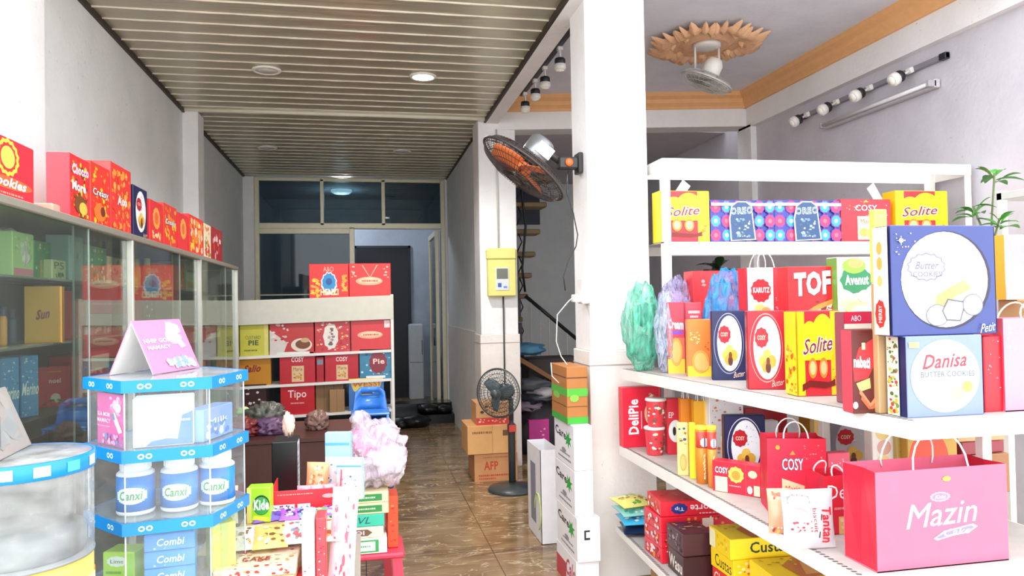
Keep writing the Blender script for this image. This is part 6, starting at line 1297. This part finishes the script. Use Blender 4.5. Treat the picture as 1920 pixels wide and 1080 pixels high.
put(1684, 930, 1702, 790, SM, 0, .05, '#c8b468', [('s', 'F', .05, .05, .95, .95, 20, .3, ['#6a7a3c', '#e8d8a0', '#b03c30'], 4)], 'narrow ornate olive box behind the pink bag handles', GM, 2.60)
put(1704, 940, 1798, 800, SM, 0, .06, '#c49a3c', [('d', 'F', .42, .52, .4, .42, '#e0441c'), ('r', 'F', .2, .5, .8, .52, '#f08a4c'), ('s', 'F', .0, .0, .4, .3, 10, .1, ['#8c2c1c'], 2)], 'orange-red round print on an ochre box behind the pink bag handles', GM, 2.56)
for k, (yt, c, z0, hh, lb) in enumerate(((0, '#8c2434', 0, .05, 'dark red flat box at the bottom right behind the pink bag'), (0, '#c89a6c', .051, .03, 'tan flat box above the dark red one behind the pink bag'), (0, '#20243c', .082, .03, 'dark navy flat box in the pile behind the pink bag'), (0, '#8a9ab0', .113, .02, 'grey-blue flat box near the top of the pile behind the pink bag'))):
    p = py(1835, 900, 2.62); carton('biscuit_box', lb, 'box', dict(loc=(p.x, 2.68, SM+.16+z0), rz=-.12*k+.1, w=.22, d=.16, h=hh), c, [], None, GM, .4)
carton('carton', 'brown carton under the flat boxes behind the pink bag', 'carton', dict(loc=(p.x, 2.68, SM+.001), rz=0, w=.24, d=.18, h=.157), '#9a6a44', [], None, None, .6)

# ------------------------------------------------------------------ lowest tier
GL = 'packs piled on the lowest tier of the side rack'
def corner(px_, py_, zt_, zb_, w, d, ang, base, art, label, side=None, top=None, name='biscuit_box'):
    """front-left top corner at a sight line, top at height zt_"""
    p = pz(px_, py_, zt_); a = math.radians(ang); c, s = math.cos(a), math.sin(a)
    return carton(name, label, 'box', dict(loc=(p.x+w/2*c+d/2*s, p.y-w/2*s+d/2*c, zb_), rz=-a, w=w, d=d, h=zt_-zb_), base, art, side, GL, .35, None, top)
for k, (c, sc, lb) in enumerate((('#1c2a4c', ['#3a5a8c', '#c8d0e0'], 'navy pouch at the bottom of the pouch pile at the shelf end'), ('#4ab8e0', ['#a8e0f4', '#f2f6fa', '#2a7ab0'], 'sky blue pouch in the middle of the pouch pile at the shelf end'), ('#8fd0c8', ['#f2f6fa', '#4ab0a8'], 'pale teal pouch second from the top of the pouch pile'), ('#dcd878', ['#6a9a3c', '#e8a848', '#f4f0c0', '#b8503c'], 'yellow-green patterned pouch on top of the pouch pile'))):
    p = pz(1160, 985-14*k, SB+.045+.04*k)
    pouch('snack_pouch', lb, .20, .17, .05, TR(1.43, 3.74+.01*k, SB+.022+.045*k, -84, 0, -10+7*k), c, [('s', 'F', .06, .08, .94, .92, 30, .12, sc, k+3)], group=GL)
RB = '#dd2638'
xs = dict(loc=None)
for k in range(4):
    carton('choco_pie_box', ['bottom red pie box of the four-high pile on the lowest tier', 'second red pie box from the bottom of the pile on the lowest tier', 'third red pie box from the bottom of the pile on the lowest tier', 'red box with upside-down lettering on top of the pile'][k], 'box',
           dict(loc=(1.56 if k < 3 else 1.575, 3.46, SB+.001+k*.072), rz=0 if k < 3 else -.08, w=.38, d=.22, h=.071), RB,
           ([('t', 'F', 'Chocorte', .38, .25, .93, .72, '#f4d8e0', dict(rot=180, bold=.02)), ('w', 'F', .24, .5, .1, .34, '#1f2a78', 10), ('t', 'F', 'Tip', .18, .35, .3, .65, WHT, dict(rot=180)), ('scr', 'F', .5, .1, .8, .18, '#f7b8c0')] if k == 3 else [('s', 'F', .03, .08, .97, .92, 20, .04, ['#f5d0b8', '#8c1420', '#f2903c'], k), ('r', 'F', .55, .2, .7, .8, '#f2d8c8')])+
           [('s', 'L', .05, .05, .95, .95, 18, .12, ['#f5d8c8', '#f28a3c', '#a81828', '#fbe6e0'], k+2), ('s', 'T', .03, .03, .97, .97, 24, .05, ['#a81828', '#f28a7c'], 6)], None, GL, .3)
carton('biscuit_box', 'lower dark brown box with white lettering beside the red pile', 'box', dict(loc=(1.455, 3.21, SB+.001), rz=-.05, w=.15, d=.20, h=.105), '#3a1c1e', [('t', 'L', 'Wasu', .1, .2, .9, .75, '#efe6dc', dict(bold=.02)), ('s', 'T', .05, .05, .95, .95, 14, .12, ['#7a4a3c', '#c8a070'], 3)], None, GL, .3)
carton('biscuit_box', 'upper dark brown box with gridded print beside the red pile', 'box', dict(loc=(1.455, 3.215, SB+.107), rz=-.02, w=.15, d=.19, h=.10), '#4a2830', [('s', 'L', .05, .1, .95, .9, 30, .1, ['#8a6a74', '#b09aa0', '#2a1418'], 3), ('s', 'T', .05, .05, .95, .95, 14, .12, ['#7a4a3c', '#c8a070'], 3)], None, GL, .3)
cu = lambda w1='F': [('t', w1, 'Custas', .3, .28, .92, .82, '#1c3a2c', dict(bold=.02))]
ctop = [('p', 'T', [(.35, .05), (.98, .1), (.98, .8), (.6, .95), (.3, .6)], '#c8743c'), ('p', 'T', [(.45, .15), (.9, .2), (.95, .5), (.6, .7)], '#e8a860'), ('s', 'T', .05, .5, .6, .95, 10, .06, ['#f2e0a0', '#b8983c'], 3)]
q = pz(1372, 1013, .60); cx_, cy_ = q.x+.145, q.y+.105
carton('custard_cake_box', 'yellow cake box with dark lettering on its end, lower of the pile', 'box', dict(loc=(cx_, cy_, SB+.081), rz=.02, w=.28, d=.20, h=.082), '#f6cf24', [('t', 'L', 'Custas', .2, .2, .9, .8, '#2a2a1c', dict(bold=.0, tilt=-.1)), ('s', 'F', .03, .1, .3, .9, 8, .06, ['#e86a3c', '#f8e8a0'], 3)], None, GL, .3)
carton('custard_cake_box', 'yellow cake box with dark lettering on its long side, topmost', 'box', dict(loc=(cx_, cy_, SB+.164), rz=-.04, w=.29, d=.21, h=.086), '#f7d528', cu()+[('r', 'L', .02, .05, .3, .95, '#f4ecc0'), ('s', 'L', .35, .1, .95, .9, 10, .08, ['#fbe88c', '#e8b81c'], 3)]+ctop, None, GL, .3)
carton('biscuit_box', 'red and orange box beneath the yellow cake boxes', 'box', dict(loc=(cx_, cy_, SB+.001), rz=0, w=.27, d=.20, h=.079), '#e03c38', [('t', 'L', 'Choco', .1, .2, .9, .8, '#f8e0d0', dict(bold=.0)), ('r', 'F', 0, 0, 1, .4, '#f08a2c')], None, GL, .3)
carton('custard_cake_box', 'yellow cake box lying right of the taller yellow pile', 'box', dict(loc=(cx_+.06, cy_-.26, SB+.001), rz=-.05, w=.30, d=.24, h=.175), '#f5d02c', [('s', 'L', .05, .1, .95, .9, 16, .08, ['#fbe88c', '#e8b81c'], 4)]+ctop, None, GL, .3)
pouch('snack_pouch', 'red and orange pouch with silver edges lying on the lowest tier', .26, .2, .06, TR(cx_+.16, cy_-.56, SB+.10, -72, 0, -12), '#e8503c', [('s', 'F', .08, .1, .92, .9, 30, .14, ['#f7c8a0', '#f2e8ee', '#f29a4c', '#c82c38'], 4)], group=GL)
carton('carton', 'brown carton with a darker rectangle painted on its top, under the lowest tier', 'carton', dict(loc=(1.56, 3.35, 0), rz=0, w=.30, d=.5, h=.24), '#a88258', [('r', 'T', .06, .06, .94, .94, '#7a5a3c')], None, None, .7)  # closed box, darker brown rectangle painted on the top face

# ================================================================== PLANTS
def plant(name, label, x, y, z0, pot_h, H, n, col, seed, leaf=.11, group=None):
    t = empty(name, (x, y, z0), 0, label, 'plant', group); rn = random.Random(seed); m = mat(col, .45, var=.25, scale=30); ms = mat('#5a6a3c', .6)
    b = MB(); b.lathe([(.05, 0), (.075, pot_h), (.08, pot_h), (.08, pot_h+.01), (.066, pot_h+.01), (.06, pot_h-.015), (.001, pot_h-.015)], mat('#8a6f5c', .6), 24); b.build('pot', t)
    b = MB(); tops = []
    for k in range(3):
        a = k*2.1+.4; tip = Vector((.07*math.cos(a), .07*math.sin(a), pot_h+H*(1, .62, .45)[k])); b.tube([(0, 0, pot_h-.02), (tip.x*.4, tip.y*.4, pot_h+(tip.z-pot_h)*.5), tip], .005, ms, 6); tops.append(tip)
    b.build('stem', t)
    for k in range(n):
        tp_ = tops[k % 3]; a = rn.uniform(0, 6.28); up = rn.uniform(.15, 1.1); base = Vector((tp_.x, tp_.y, tp_.z-rn.uniform(0, .06))); L = leaf*rn.uniform(.7, 1.25)
        d = Vector((math.cos(a)*math.cos(up), math.sin(a)*math.cos(up), math.sin(up))); s_ = Vector((-math.sin(a), math.cos(a), 0)); vs = []; N = 6
        for i in range(N+1):
            u = i/N; c = base+d*L*u+Vector((0, 0, -L*.35*u*u)); w = L*.2*math.sin(math.pi*min(.985, u*.97+.02))**.9
            vs += [c-s_*w+Vector((0, 0, w*.3)), c, c+s_*w+Vector((0, 0, w*.3))]
        fs = [(i*3+j, i*3+j+1, i*3+j+4, i*3+j+3) for i in range(N) for j in (0, 1)]
        b = MB(); b.add(vs, fs, m, True); b.build('leaf', t)
    return t
q = py(1856, 430, 3.25)
t = empty('plant_stand', (q.x, 3.25, 0), 0, 'narrow stand carrying the green plant at the right wall', 'stand')
b = MB(); b.cbox(-.13, -.13, 1.62, .13, .13, 1.65, mat('#d9d4cc', .5), .004); b.build('top', t)
for sx in (-1, 1):
    for sy in (-1, 1):
        b = MB(); b.cbox(sx*.11-.012, sy*.11-.012, 0, sx*.11+.012, sy*.11+.012, 1.62, mat('#d9d4cc', .5), .002); b.build('leg', t)
plant('potted_plant', 'green potted plant with long leaves right of the tall rack', q.x, 3.25, 1.651, .13, .44, 26, '#4f9a3c', 4, .13)
q = py(1335, 500, 5.1)
t = empty('plant_stand', (q.x, 5.1, 0), 0, 'tall dark stand carrying the dark plant behind the tall rack', 'stand')
b = MB(); b.lathe([(.14, 0), (.14, .02), (.02, .03), (.02, 1.42), (.12, 1.43), (.12, 1.45), (.001, 1.45)], mat('#3a2c24', .5), 20); b.build('column', t)
plant('potted_plant', 'dark leafed potted plant glimpsed behind the tall rack', q.x, 5.1, 1.451, .12, .26, 30, '#1f3a22', 9, .17)
# second white rack frame cut by the right edge
t = empty('metal_rack', (3.22, 2.95, 0), 0, 'end of another pale metal rack cut by the right edge', 'rack')
for x in (0, .5):
    for y in (0, .3):
        b = MB(); b.cbox(x, y, 0, x+.035, y+.035, 2.13, M_rk, .003); b.build('post', t)
for z in (2.08, 1.45):
    b = MB(); b.cbox(.0, .0, z, .535, .335, z+.04, mat('#c9c6c4', .4), .003); b.build('shelf_board', t)
